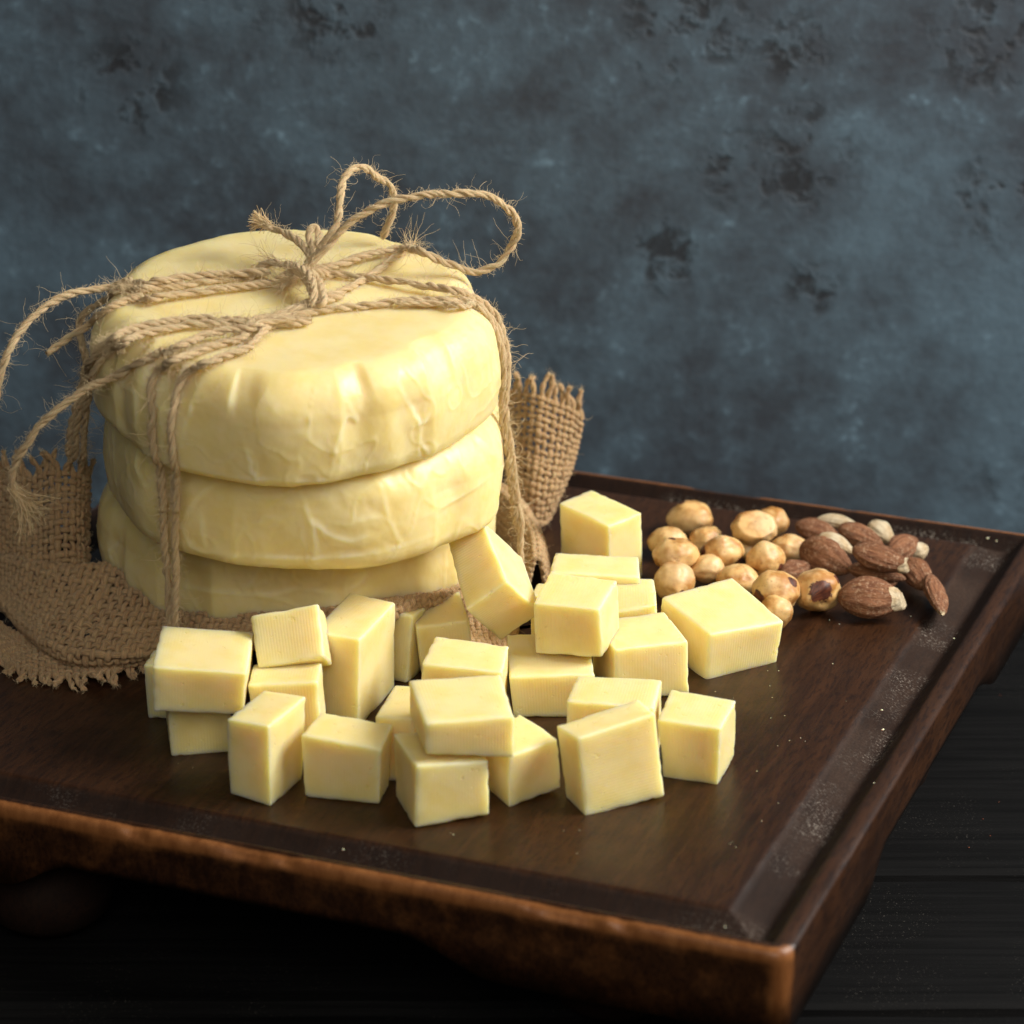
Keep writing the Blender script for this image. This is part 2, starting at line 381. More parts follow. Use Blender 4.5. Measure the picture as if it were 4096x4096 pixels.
def table():
    root = empty('table', place(0.1, 0, ZT)); root.rotation_euler.z = math.atan2(RT[1], RT[0]); tag(root, kind='structure')
    edges = [-0.62, -0.43, -0.245, -0.06, 0.0255, 0.2205, 0.2560]
    for k in range(len(edges)-1):
        y0, y1 = edges[k]+0.0012, edges[k+1]-0.0012; b = 0.0035
        prof = [(y0, -0.02), (y0, -b*1.3), (y0+b*0.35, -b*0.4), (y0+b, 0), (y1-b, 0), (y1-b*0.35, -b*0.4), (y1, -b*1.3), (y1, -0.02)]
        nx = 60; X = np.linspace(-0.9, 0.9, nx); V = []; f = []
        for i, x in enumerate(X):
            for (y, z) in prof: V.append((x, y+0.0008*float(vnoise(np.array([x, y, 0.1]), 30, k)), z-0.0004*abs(float(vnoise(np.array([x, y, 0.7]), 50, k)))))
        m = len(prof)
        for i in range(nx-1):
            for j in range(m): f.append((i*m+j, i*m+(j+1) % m, (i+1)*m+(j+1) % m, (i+1)*m+j))
        f += [tuple(range(m)), tuple(range((nx-1)*m+m-1, (nx-1)*m-1, -1))]
        o = mesh('plank', V, f, PLANK, None, False); o.parent = root
table()

BX0, BX1, BY0, BY1 = -0.298, 0.0, 0.0, 0.2945     # inner edge of the groove
def serving_board():
    root = empty('serving_board', ((BX0+BX1)/2, (BY0+BY1)/2, ZT))
    # profile: (offset outward in mm, height in mm); front rim is narrower
    pr = [(-147.0, 0), (-100, 0), (-50, 0), (-14, 0), (-3, 0), (-0.8, -0.02), (0.0, -0.10), (0.7, -0.40), (3, -1.7), (6, -3.3), (9, -4.7), (11, -5.35), (11.8, -5.4), (12.6, -5.0),
          (14.5, -3.3), (16.5, -1.5), (17.6, -0.55), (18.3, -0.10), (19.2, 0), (20.0, -0.03), (21.2, -0.22), (22.3, -0.65), (23.1, -1.3), (23.7, -2.2), (24.0, -3.4), (24.1, -5.0), (24.1, -7), (24.1, -11),
          (24.1, -15), ('b', 0), ('c', 0), ('d', 0), ('e', 0), ('f', 0)]
    NS, NA = 220, 7
    # path samples: four sides, corner arcs between
    sides = [((BX0, BY0), (BX1, BY0), (0, -1)), ((BX1, BY0), (BX1, BY1), (1, 0)), ((BX1, BY1), (BX0, BY1), (0, 1)), ((BX0, BY1), (BX0, BY0), (-1, 0))]
    wfac = [0.80, 1.0, 0.80, 1.0]
    samp = []                                  # (base point, direction, length factor, side, t)
    for s, (a, b, n) in enumerate(sides):
        for i in range(NS): samp.append((s, i/(NS-1), None))
        for k in range(1, NA): samp.append((s, 1.0, k/NA))
    def loop(d):
        out = []
        ds = [d*w if d > 0 else d for w in wfac]
        rc = max(0.0, d-17.0)/1000*0.85
        for s, t, arc in samp:
            a, b, n = sides[s]; a = np.array(a); b = np.array(b); n = np.array(n, float)
            tng = unit(b-a); n2 = np.array(sides[(s+1) % 4][2], float); nprev = np.array(sides[s-1][2], float)
            d0, d1, dp = ds[s]/1000, ds[(s+1) % 4]/1000, ds[s-1]/1000
            A = a + n*d0 + nprev*dp; Bc = b + n*d0 + n2*d1
            if arc is None:
                p0 = A - nprev*rc; p1 = Bc - n2*rc
                out.append(p0+(p1-p0)*t)
            else:
                c = Bc - n*rc - n2*rc; th = arc*np.pi/2
                out.append(c + n*rc*np.cos(th) + n2*rc*np.sin(th))
        return np.array(out)
    S = np.array([s for s, t, a in samp]); 
    ref = loop(24.1)
    # underside of the apron: arched cut-out along each side
    def bottom(P, S):
        z = np.zeros(len(P))
        for i, (p, s) in enumerate(zip(P, S)):
            x = p[0] if s in (0, 2) else p[1]
            lo, hi = (BX0+0.072, BX1-0.081) if s in (0, 2) else (BY0+0.07, BY1-0.07)
            up = float(sm(lo-0.004, lo+0.020, x)*(1-sm(hi-0.016, hi+0.018, x)))
            z[i] = -28.3 + 10.2*up
        return z
    zb = bottom(ref, S)
    V = []; PD = []; WR = []
    for d, z in pr:
        if d == 'b': P = loop(23.6); Z = zb.copy()
        elif d == 'c': P = loop(4.0); Z = zb+0.2
        elif d == 'd': P = loop(0.0); Z = np.full(len(P), -17.5)
        elif d == 'e': P = loop(-70.0); Z = np.full(len(P), -17.5)
        elif d == 'f': P = loop(-147.0); Z = np.full(len(P), -17.5)
        else:
            P = loop(d); Z = np.full(len(P), float(z))
            if d >= 19.2 and z > -5.5: Z[S == 1] *= 0.40
            if d >= 24 and z < -6: Z = z*np.minimum(1, (-zb-1.5)/16.0)
        dd = {'b': 24.1, 'c': 24.1, 'd': 24.1, 'e': 24.1, 'f': 24.1}.get(d, d)
        q = np.c_[P, Z/1000]
        if isinstance(d, (int, float)) and d >= 19 and z > -12:   # chipped, hand-worn edge
            nrm = np.array([[*sides[s][2], 0] for s in S], float)
            ch = fbm(np.c_[P, np.zeros(len(P))], 90, 4, 4); ch2 = sm(0.34, 0.70, fbm(np.c_[P, np.zeros(len(P))], 38, 9, 4))
            amt = sm(18.5, 22, d)*(0.03*ch*(1 if z > -3 else 0.4)+0.70*ch2*(1 if z > -3 else 0.0))
            amt = amt*np.where(S == 1, 0.25, 1.0)
            q[:, 2] -= np.maximum(amt, -0.2)*0.0011; q[:, :2] -= (nrm[:, :2]*np.maximum(amt, 0)[:, None])*0.0008
        elif isinstance(d, (int, float)) and 0.5 < d < 18:
            q[:, 2] += fbm(np.c_[P, np.zeros(len(P))], 160, 2, 3)*0.00018
        V.append(q); PD.append(np.full(len(P), float(dd)))
        w = 0.0
        if isinstance(d, (int, float)):
            w = float(sm(19.2, 22.0, d))*float(1-sm(2.0, 9.0, -z))
        wv = np.full(len(P), w)
        if isinstance(d, (int, float)): wv[S == 2] = np.maximum(wv[S == 2], float(sm(18.2, 19.6, d))*float(1-sm(4, 9, -z)))
        wv[S == 1] *= 0.36
        if d == 'b' or (isinstance(d, (int, float)) and d > 24): wv[S == 0] = np.maximum(wv[S == 0], 0.50)  # front apron face brightened in its colour, standing in for fill light
        # rim face next to the corner keeps its worn upright edge
        corner = np.exp(-((np.hypot(P[:, 0]-0.021, P[:, 1]+0.017))/0.006)**2)
        if isinstance(d, (int, float)) and d >= 22: wv = np.maximum(wv, corner*0.95)
        WR.append(wv)
    m = len(samp); L = len(pr)
    f = []
    for i in range(L-1):
        for j in range(m):
            j2 = (j+1) % m; f.append((i*m+j, i*m+j2, (i+1)*m+j2, (i+1)*m+j))
    f.append(tuple(range(m))); f.append(tuple(range(L*m-1, (L-1)*m-1, -1)))
    bo = mesh('board', np.vstack(V), f, BOARD, root, True, {'pd': ('FLOAT', np.concatenate(PD)), 'wear_and_light': ('FLOAT', np.concatenate(WR)), 'dust': ('FLOAT', np.tile(np.array([0.5, 1.5, 2.4, 1.0])[S], len(pr)))})
    import bmesh
    bm = bmesh.new(); bm.from_mesh(bo.data); bmesh.ops.remove_doubles(bm, verts=bm.verts, dist=0.00002); bm.to_mesh(bo.data); bm.free(); bo.data.update()
    tag(root, 'dark stained wooden serving board with a juice groove, arched edge and bun feet', 'serving board')
    # bun feet
    a = np.linspace(0, 2*np.pi, 40, endpoint=False)
    for (x, y) in ((-0.232, 0.012), (-0.045, 0.030), (-0.010, 0.200), (-0.262, 0.262)):
        hs = [(0.0, 0.010), (0.0015, 0.0150), (0.006, 0.0195), (0.013, 0.0212), (0.020, 0.0200), (0.025, 0.0165), (0.0275, 0.0125), (0.030, 0.0120), (0.0402, 0.0120)]
        Vf = []; ff = []
        for h, r in hs:
            for t in a: Vf.append((x+r*math.cos(t), y+r*math.sin(t), ZT+h))
        n = len(a)
        for i in range(len(hs)-1):
            for j in range(n): ff.append((i*n+j, i*n+(j+1) % n, (i+1)*n+(j+1) % n, (i+1)*n+j))
        ff.append(tuple(range(n-1, -1, -1)))
        Vf = np.array(Vf)
        mesh('foot', Vf, ff, BOARD, root, True, {'pd': ('FLOAT', np.full(len(Vf), 16.6)), 'wear_and_light': ('FLOAT', np.full(len(Vf), 0.0))})
serving_board()

# ------------------------------------------------------------------ cheese wheels
from mathutils.bvhtree import BVHTree
from mathutils.kdtree import KDTree
WR_, WT, AT, BT, AB, BB = 0.0664, 0.0378, 0.0115, 0.0150, 0.0065, 0.0070
WHEELS = [  # fwd, right, base z, pitch, roll, seed, label
 (0.185, -0.1345, 0.0890, 5.0, -0.9, 11, 'top wheel of the pale yellow cheese stack, under the twine bow'),
 (0.196, -0.1307, 0.0512, 1.0, -0.3, 23, 'middle wheel of the pale yellow cheese stack, between two others'),
 (0.229, -0.1380, 0.0132, -0.5, 0.8, 37, 'bottom wheel of the pale yellow cheese stack, resting on burlap')]
WB = []
def D1(x, y): return (300+x*.9317, 850+y*.9317)
SEAMS = [
 [[(1160,790),(1190,850),(1215,890),(1165,885),(1130,990),(1110,1060),(1095,1140)], [(1390,690),(1400,760),(1450,850),(1480,920),(1475,1000),(1480,1060)],
  [(1520,870),(1490,910),(1475,940)], [(515,785),(485,880),(455,970)], [(205,745),(255,770),(265,860),(260,940)], [(1480,980),(1510,1020),(1530,1045)], [(740,1030),(755,1090),(770,1140)],
  [(150,915),(200,975),(255,1010),(330,1040)], [(460,1088),(580,1115),(760,1142),(1010,1152),(1260,1126),(1480,1066)]],
 [[(960,1200),(1000,1290),(1030,1370),(1035,1480)], [(1310,1170),(1330,1250),(1360,1340),(1400,1420)], [(1020,1330),(1090,1380),(1180,1410),(1250,1390)], [(590,1170),(520,1240),(470,1310)],
  [(455,1340),(490,1420),(520,1450)], [(545,1300),(550,1380),(560,1440)], [(1790,1130),(1720,1180),(1640,1230),(1500,1310)], [(1200,1330),(1270,1310),(1330,1310)], [(275,1010),(265,1090),(300,1170)],
  [(520,1445),(680,1472),(900,1480),(1030,1482),(1240,1466),(1400,1432),(1540,1385)]],
 [[(810,1510),(770,1570),(720,1630)], [(470,1605),(600,1625),(720,1635)], [(720,1635),(850,1640),(960,1615),(1110,1632)], [(1250,1490),(1240,1570),(1160,1640)], [(200,1410),(150,1460),(180,1510)]]]
def wheel(k):
    fw, ri, bz, pit, rol, seed, label = WHEELS[k]
    pit, rol = math.radians(pit), math.radians(rol)
    e1 = RT*math.cos(rol)+ZZ*math.sin(rol); e3 = unit(np.cross(e1, FH)); n = e3*math.cos(pit)-FH*math.sin(pit); e2 = np.cross(n, e1)
    c = place(fw, ri, bz)
    prof = []                                   # (r, z, shoulder weight, side weight)
    for r in np.linspace(0.0, WR_-AT, 26)[1:]: prof.append((r, WT, 0, 0))
    for t in np.linspace(0, np.pi/2, 34)[1:]: prof.append((WR_-AT+AT*math.sin(t), WT-BT+BT*math.cos(t), math.sin(2*t)**0.7, math.sin(t)))
    for z in np.linspace(WT-BT, BB, 22)[1:]: prof.append((WR_+0.0006*math.sin((z-BB)/(WT-BT-BB)*math.pi), z, 0, 1))
    for t in np.linspace(0, np.pi/2, 22)[1:]: prof.append((WR_-AB+AB*math.cos(t), BB-BB*math.sin(t), 0, math.cos(t)))
    for r in np.linspace(WR_-AB, 0, 8)[1:-1]: prof.append((r, 0, 0, 0))
    prof = np.array(prof); NP = 640
    ph = np.linspace(0, 2*np.pi, NP, endpoint=False)
    R, Zp, SH, SI = (prof[:, i][:, None] for i in range(4))
    R = R*(0.992, 1.012, 1.050)[k]; prof[:, 0] *= (0.992, 1.012, 1.050)[k]
    cs, sn = np.cos(ph)[None], np.sin(ph)[None]
    # direction of outward normal in profile
    dr = np.gradient(prof[:, 0]); dz = np.gradient(prof[:, 1]); nr = unit(np.stack([-dz, dr], 1)); nr[prof[:, 1] > WT-1e-6] = (0, 1); nr[prof[:, 1] < 1e-6] = (0, -1)
    q = np.stack([WR_*cs*np.ones_like(R), WR_*sn*np.ones_like(R), Zp*np.ones_like(cs)], -1)
    qr = np.stack([R*cs, R*sn, Zp*np.ones_like(cs)], -1)
    low = fbm(qr, 28, seed, 2)*0.0011
    # irregular outline
    out = sum(a*np.cos(m*ph+p) for m, a, p in zip((2, 3, 4, 5, 7, 9), np.random.default_rng(seed).uniform(0.0003, 0.0009, 6), np.random.default_rng(seed+1).uniform(0, 6, 6)))[None]*np.minimum(1, (R/WR_)**2)
    g = q.copy(); g[..., 2] *= 0.28
    dent = -np.maximum(0, fbm(g, 100, seed+3, 2)-0.20)*0.0034*SH*sm(-0.2,0.4,vnoise(q, 22, seed+31)) - np.maximum(0, fbm(g, 60, seed+5, 2)-0.20)*0.0030*SI*(1-0.5*SH)
    rid = fbm(q, 62, seed+8, 2); rid2 = fbm(qr, 100, seed+9, 2)
    mask = sm(-0.1, 0.35, vnoise(q, 40, seed+12))
    crease = (np.exp(-(rid/0.045)**2)*0.00030+np.exp(-(rid2/0.05)**2)*0.00012*mask)*SI
    fine = fbm(q, 260, seed+20, 3)*0.00012*SI + fbm(qr, 120, seed+21, 2)*0.00010
    disp = low*(0.45+0.55*SI) + dent + crease + fine
    rr = R + nr[:, 0][:, None]*disp + out; zz = Zp + nr[:, 1][:, None]*disp*np.where(Zp < 1e-6, 0.2, 1)
    # thumb-like sag of the top
    zz = zz - 0.0012*sm(WT-0.016, WT, Zp)*(R/WR_)**3
    V = c + n*zz[..., None] + e1*(rr*cs)[..., None] + e2*(rr*sn*1.05)[..., None]
    M = len(prof); V = V.reshape(-1, 3)
    i = np.arange(M-1)[:, None]*NP; j = np.arange(NP)[None]; j2 = (j+1) % NP
    f = np.stack([i+j, i+NP+j, i+NP+j2, i+j2], -1).reshape(-1, 4)
    V = np.vstack([V, c+n*WT+n*(low[0].mean()), c]); a, b = len(V)-2, len(V)-1
    fl = f.tolist() + [[a, x, (x+1) % NP] for x in range(NP)] + [[b, (M-1)*NP+(x+1) % NP, (M-1)*NP+x] for x in range(NP)]
    # folds of the thin film, at the places the picture shows them
    bvh = BVHTree.FromPolygons(V.tolist(), fl); sp = []; stg = []
    for line in SEAMS[k]:
        dense, _ = catmull([(*D1(*p), 0) for p in line], 90); hit = []
        for p in dense:
            h = bvh.ray_cast(Vector(CAM), Vector(ray(p)))
            if h[0] is not None: hit.append(np.array(h[0]))
        if len(hit) < 8: continue
        hit = np.array(hit); hit = hit + (fbm(hit, 420, seed, 2)*0.0005)[:, None]*RT
        tt = np.linspace(0, 1, len(hit)); amp_ = (0.35+0.65*np.sin(np.pi*(0.08+0.84*tt)))*(0.75+0.5*vnoise(hit, 260, seed))
        tn = unit(np.gradient(hit, axis=0)); sp += hit.tolist(); stg += np.c_[tn, amp_].tolist()
    kd = KDTree(len(sp)); 
    for q_, p in enumerate(sp): kd.insert(p, q_)
    kd.balance(); stg = np.array(stg); fold = np.zeros(len(V)); ridge = np.zeros(len(V))
    NV = (n*nr[:, 1][:, None, None] + (e1*cs[0][None, :, None]+e2*sn[0][None, :, None])*nr[:, 0][:, None, None]).reshape(-1, 3)
    for q_ in range(len(V)-2):
        if (V[q_]-c)@FH > 0.045: continue
        p, ii, d = kd.find(V[q_])
        if d < 0.010:
            sd = np.dot(V[q_]-np.array(p), np.cross(stg[ii, :3], NV[q_])); a_ = stg[ii, 3]
            ridge[q_] = a_*math.exp(-(d/0.00085)**2); fold[q_] = a_*(0.00052*math.exp(-(d/0.0009)**2) + 0.00034*math.tanh(sd/0.0006)*math.exp(-d/0.0045))
    V[:-2] += NV*fold[:-2, None]
    edge0 = np.r_[(np.clip(np.exp(-(rid/0.03)**2)*SI*0.5, 0, 1)*mask).ravel(), 0, 0]
    edge = np.clip(edge0*0.3+ridge*0.75, 0, 1)
    root = mesh('round_cheese', V, fl, WHEEL, None, True, {'edge': ('FLOAT', edge)}, origin=c)
    tag(root, label, 'cheese wheel', 'stacked cheese wheels')
    bvh = BVHTree.FromPolygons(V.tolist(), fl); WB.append(bvh)
for k in range(3): wheel(k)
def wheel_hit(p, k=0, lift=0.0):
    h = WB[k].ray_cast(Vector(CAM), Vector(ray(p)))
    if h[0] is None: return None
    N = np.array(h[1]); N = -N if N@FW > 0 else N
    return np.array(h[0]) + N*lift

# ------------------------------------------------------------------ cheese cubes
CUBES={   # eight corners in mm: front l/r, back r/l at the top, then at the bottom
'1':[[-195.1,20.0,35.2],[-167.6,30.4,33.0],[-178.6,58.8,33.6],[-206.3,48.2,35.7],[-195.3,19.9,19.5],[-169.2,30.3,18.5],[-179.8,58.7,18.6],[-206.8,48.2,20.2]],
'2':[[-194.9,28.6,17.0],[-177.8,38.7,17.7],[-191.1,61.3,18.1],[-208.2,51.3,17.6],[-194.6,29.2,-0.3],[-177.6,39.2,0.0],[-190.9,61.8,0.4],[-207.9,51.7,-0.1]],
'2b':[[-215.5,51.8,18.7],[-199.9,55.6,19.2],[-203.2,68.7,18.9],[-218.7,64.8,18.2],[-214.5,51.5,-0.2],[-199.1,55.4,0.5],[-202.4,68.4,0.1],[-217.8,64.5,-0.5]],
'3':[[-165.0,10.1,27.0],[-150.1,9.3,27.4],[-147.8,31.6,28.1],[-162.7,32.2,27.2],[-164.9,10.6,1.0],[-150.2,9.1,-0.0],[-149.4,30.1,-1.0],[-163.4,31.9,-0.0]],
'4':[[-179.1,57.5,39.5],[-158.9,65.5,43.9],[-161.3,75.5,35.9],[-181.3,67.7,31.8],[-172.6,48.6,26.4],[-152.8,56.1,30.0],[-155.0,66.3,22.3],[-175.0,58.5,18.3]],
'5':[[-170.4,36.4,25.9],[-149.7,44.0,27.2],[-155.4,59.7,26.5],[-175.9,52.3,25.4],[-168.9,36.1,-0.3],[-148.3,43.6,0.8],[-153.9,59.4,0.3],[-174.6,52.0,-0.8]],
'6':[[-163.2,68.8,31.9],[-146.6,69.5,31.6],[-147.8,101.5,31.4],[-164.1,101.3,32.6],[-164.3,69.1,0.2],[-147.8,69.6,-0.4],[-148.8,101.8,-0.2],[-165.3,101.3,0.4]],
'7':[[-166.7,108.9,25.1],[-144.8,108.6,24.0],[-144.8,120.4,22.8],[-166.6,120.7,23.9],[-167.9,106.4,1.1],[-146.3,106.1,0.2],[-146.1,118.0,-1.2],[-167.8,118.3,-0.1]],
'8':[[-143.8,108.4,20.3],[-128.1,117.0,21.6],[-144.6,145.2,22.6],[-158.8,136.4,19.5],[-141.7,109.5,1.0],[-126.6,118.0,2.9],[-142.5,146.1,3.0],[-157.6,137.6,1.1]],
'9':[[-110.7,107.2,42.2],[-104.2,122.3,25.9],[-119.1,142.6,35.8],[-127.3,127.3,53.5],[-123.4,102.2,32.2],[-117.0,117.3,15.8],[-132.2,138.4,27.8],[-138.8,124.0,46.2]],
'10':[[-126.8,73.4,24.7],[-101.5,79.4,23.4],[-107.2,99.8,23.1],[-130.9,94.6,24.8],[-127.6,73.2,0.7],[-103.1,78.8,-0.6],[-107.9,99.7,-0.7],[-132.4,94.0,0.6]],
'11':[[-104.7,93.8,15.0],[-79.3,105.0,15.4],[-92.8,135.6,15.4],[-117.7,124.7,15.1],[-103.5,94.6,0.2],[-79.3,104.8,-0.2],[-92.6,135.7,0.2],[-117.4,124.9,-0.1]],
'12':[[-102.3,109.2,35.2],[-80.3,110.9,35.7],[-81.8,133.7,37.0],[-105.2,131.7,37.0],[-102.1,110.1,16.7],[-79.3,112.4,18.0],[-81.3,134.7,18.5],[-104.3,132.7,18.1]],
'13':[[-132.8,214.6,26.8],[-109.4,201.7,26.0],[-101.8,215.7,27.1],[-125.6,228.4,27.8],[-132.7,216.1,-0.2],[-109.2,203.4,-0.8],[-101.6,217.3,0.2],[-125.2,230.1,0.8]],
'14':[[-116.8,162.7,22.7],[-87.2,172.0,21.8],[-94.0,190.0,21.5],[-121.8,181.2,22.1],[-116.7,162.2,0.5],[-88.0,171.3,-0.1],[-93.8,189.6,-0.5],[-122.5,180.5,0.1]],
'15':[[-89.9,148.6,17.6],[-75.1,154.8,20.6],[-84.6,178.6,18.8],[-98.3,174.3,19.2],[-88.3,149.5,-0.5],[-74.0,154.7,0.6],[-83.0,179.4,0.5],[-97.3,174.2,-0.6]],
'16':[[-76.9,117.2,19.5],[-56.6,132.1,19.6],[-72.1,153.2,19.0],[-92.4,138.2,18.7],[-76.4,116.9,0.1],[-55.7,132.1,0.5],[-71.5,153.0,-0.1],[-91.9,137.9,-0.5]],
'17':[[-53.2,144.9,17.2],[-34.0,167.1,15.8],[-59.1,187.6,20.2],[-77.2,164.7,19.0],[-54.5,145.6,-1.6],[-36.4,168.2,-1.0],[-60.1,188.3,1.3],[-78.7,165.8,1.4]],
'18':[[-76.0,69.4,22.2],[-48.8,74.8,22.1],[-53.2,95.5,22.3],[-80.0,89.9,21.6],[-75.6,69.2,-0.0],[-48.6,74.7,0.2],[-52.8,95.3,0.0],[-79.8,89.8,-0.2]],
'19':[[-46.1,70.3,20.5],[-26.0,71.6,20.3],[-26.8,90.2,21.7],[-48.0,88.8,22.7],[-44.6,72.7,-1.4],[-27.0,73.4,-0.5],[-27.4,92.3,1.1],[-47.0,91.0,0.8]],
'20':[[-60.7,38.2,26.0],[-42.6,57.6,28.9],[-51.6,67.3,27.9],[-71.0,47.2,24.5],[-58.2,39.0,-0.9],[-39.4,58.2,1.0],[-49.2,68.0,0.9],[-68.1,48.7,-1.1]],
'21':[[-101.2,15.4,34.3],[-77.9,29.9,34.4],[-93.3,57.0,34.0],[-118.0,42.1,34.3],[-101.1,15.9,23.4],[-77.7,29.1,20.4],[-94.0,56.5,21.3],[-117.8,42.2,22.1]],
'22':[[-102.8,12.6,21.1],[-85.0,26.4,19.5],[-99.9,45.3,19.9],[-118.6,30.9,21.0],[-103.2,11.7,0.5],[-84.8,26.7,1.0],[-99.7,44.8,-0.4],[-117.3,30.0,-1.1]],
'23':[[-81.4,34.1,18.1],[-70.9,48.9,19.4],[-87.2,57.0,21.4],[-94.8,42.4,18.0],[-82.0,35.7,-0.2],[-70.5,51.0,1.4],[-84.0,59.2,1.1],[-91.6,44.7,-2.2]],
'24':[[-143.5,17.7,21.9],[-118.2,21.2,19.8],[-120.8,36.5,21.1],[-143.9,33.6,22.5],[-143.2,18.4,0.1],[-119.5,22.2,0.2],[-122.4,36.2,-1.1],[-145.6,33.5,0.8]],
'25':[[-127.6,38.1,21.8],[-115.4,40.0,22.4],[-118.9,63.5,22.2],[-131.2,61.7,21.7],[-126.8,38.2,-0.2],[-114.4,40.1,0.3],[-118.0,63.6,0.2],[-130.4,61.7,-0.3]],
'26':[[-116.9,145.0,21.1],[-99.3,148.6,21.1],[-101.8,160.8,20.9],[-119.4,157.2,20.9],[-116.9,144.8,0.1],[-99.2,148.4,0.1],[-101.7,160.6,-0.1],[-119.4,157.0,-0.1]],
}
G = 'cheese cubes heaped on the board'
CLAB = {
 '1': 'wide cheese cube lying across another beside the burlap fold, below the hanging twine ends',
 '2': 'shaded cheese cube pinned under the wide cube by the burlap fold',
 '2b': 'cheese cube mostly hidden behind the wide cube, against the frayed burlap edge',
 '3': 'tall narrow upright cheese cube at the groove side of the heap, corner facing out',
 '4': 'ridged cheese cube leaning back against the burlap just below the bottom wheel',
 '5': 'cheese cube in deep shade under the ridged leaning cube',
 '6': 'tallest upright cheese cube of the heap, in front of the bottom wheel',
 '7': 'cheese piece with a curved rough cut, squeezed beside the tallest cube',
 '8': 'cheese cube touching the burlap, between the tallest cube and the steeply tipped cube',
 '9': 'cheese cube tipped steeply on its corner against the cheese wheels',
 '10': 'cheese cube in mid heap directly behind the flat slab-like upper cube',
 '11': 'low wide cheese cube under the upper cube beside the steeply tipped one',
 '12': 'finely ridged cheese cube lying on top of the heap beside the steeply tipped cube',
 '13': 'cheese cube standing alone at the back groove, left of the hazelnuts',
 '14': 'cheese cube with a torn white corner, in front of the lone back cube',
 '15': 'half hidden ridged cheese cube between the hazelnuts and the top cube',
 '16': 'cheese cube with a smooth sloping front, beside the largest cube',
 '17': 'largest cheese cube with ridged sides, touching the hazelnuts',
 '18': 'cheese cube lying behind the upright ridged square cube',
 '19': 'cheese cube at the open wood end of the heap, beside the upright ridged square one',
 '20': 'upright square cheese cube with horizontal cutting ridges, at the front of the heap',
 '21': 'flat slab-like cheese cube resting on top of two front cubes',
 '22': 'cheese cube with a bulging front, under the flat slab-like cube',
 '23': 'cheese cube with its corner forward, between the slab-like cube and upright square cube',
 '24': 'plain squat cheese cube between the tall narrow one and the slab-topped pair',
 '25': 'cheese cube wedged low between the tallest cube and the flat slab',
 '26': 'cheese cube almost hidden behind the finely ridged top cube'}
def cube(key, corners, idx):
    P8 = np.array(corners)/1000.0
    dims = np.array([np.linalg.norm(P8[1]-P8[0]), np.linalg.norm(P8[3]-P8[0]), np.linalg.norm(P8[0]-P8[4])])
    h = dims/2; rad = 0.00055+0.0004*(idx*37 % 10)/10
    n = 18; t = np.linspace(-1, 1, n); t = np.sign(t)*(1-(1-np.abs(t))**1.6)
    V = {}; pts = []; f = []
    def vid(p):
        kk = tuple(np.round(p, 5))
        if kk not in V: V[kk] = len(pts); pts.append(p)
        return V[kk]
    for ax in range(3):
        for sg in (-1, 1):
            ids = np.zeros((n, n), int)
            for i in range(n):
                for j in range(n):
                    p = np.zeros(3); p[ax] = sg; p[(ax+1) % 3] = t[i]; p[(ax+2) % 3] = t[j]; ids[i, j] = vid(p)
            for i in range(n-1):
                for j in range(n-1):
                    q = (ids[i, j], ids[i+1, j], ids[i+1, j+1], ids[i, j+1]); f.append(q if sg > 0 else q[::-1])
    p = np.array(pts)*h
    inner = np.clip(p, -(h-rad), h-rad); d = p-inner; p = inner + unit(d)*rad
    nrm = unit(d)
    ed = 1-np.max(np.abs(nrm), axis=1); edge = np.clip(ed/0.25, 0, 1)
    dist = np.sort(h-np.abs(p), axis=1)[:, 1]; edge = np.maximum(edge, np.exp(-(dist/0.0015)**2)*0.8)
    nz = fbm(p+idx*0.13, 55, idx, 2)[:, None]*0.00016 + fbm(p+idx*0.31, 180, idx+3, 3)[:, None]*0.00007
    nick = -np.minimum(0.00032, np.maximum(0, fbm(p+idx*0.7, 330, idx+9, 2)-0.22)*0.0022)[:, None]*edge[:, None]
    p = p + nrm*(nz+nick)
    u = np.clip(p/h, -1.06, 1.06)
    a, b, c = u[:, 0:1], u[:, 1:2], u[:, 2:3]
    wts = lambda x, y, z: (1+x*a)*(1+y*b)*(1+z*c)/8
    sg = [(-1, -1, 1), (1, -1, 1), (1, 1, 1), (-1, 1, 1), (-1, -1, -1), (1, -1, -1), (1, 1, -1), (-1, 1, -1)]
    X = sum(wts(*s)*P8[i] for i, s in enumerate(sg))
    # cutting ridges: coordinate (in ridge periods) and strength
    pm = p*1000; A = np.abs(nrm); rs = np.random.default_rng(100+idx)
    if key in ('20',): co = np.where(A[:, 1] > 0.7, pm[:, 2], pm[:, 2]); st = np.where(A[:, 1] > 0.6, 1.0, 0.5)
    else:
        co = np.where(A[:, 0] > 0.7, pm[:, 1], pm[:, 0])
        st = np.where(A[:, 2] > 0.7, rs.uniform(0.25, 0.8), np.where(A[:, 1] > 0.7, rs.uniform(0.5, 1.0), rs.uniform(0.35, 0.9)))
        if key in ('24', '3', '1', '22', '16', '14', '10', '8'): st = st*0.35
        if key in ('4', '12', '15', '17', '13'): st = np.maximum(st, 0.9)
    rid = np.stack([co/0.95, st*(1-edge), np.zeros(len(p))], 1)
    base = X[X[:, 2] < X[:, 2].min()+0.002].mean(0); base[2] = X[:, 2].min()
    o = mesh('cheese_cube', X, np.array(f), CHEESE, None, True, {'edge': ('FLOAT', edge), 'rid': ('FLOAT_VECTOR', rid)}, origin=base)
    tag(o, CLAB[key], 'cheese cube', G)
for idx, (kk, cc) in enumerate(CUBES.items()): cube(kk, cc, idx)

# ------------------------------------------------------------------ hazelnuts and almonds
def NN(x, y): return (2550+x*.6729, 1950+y*.6729)
HG = 'blanched hazelnuts heaped by the back groove'
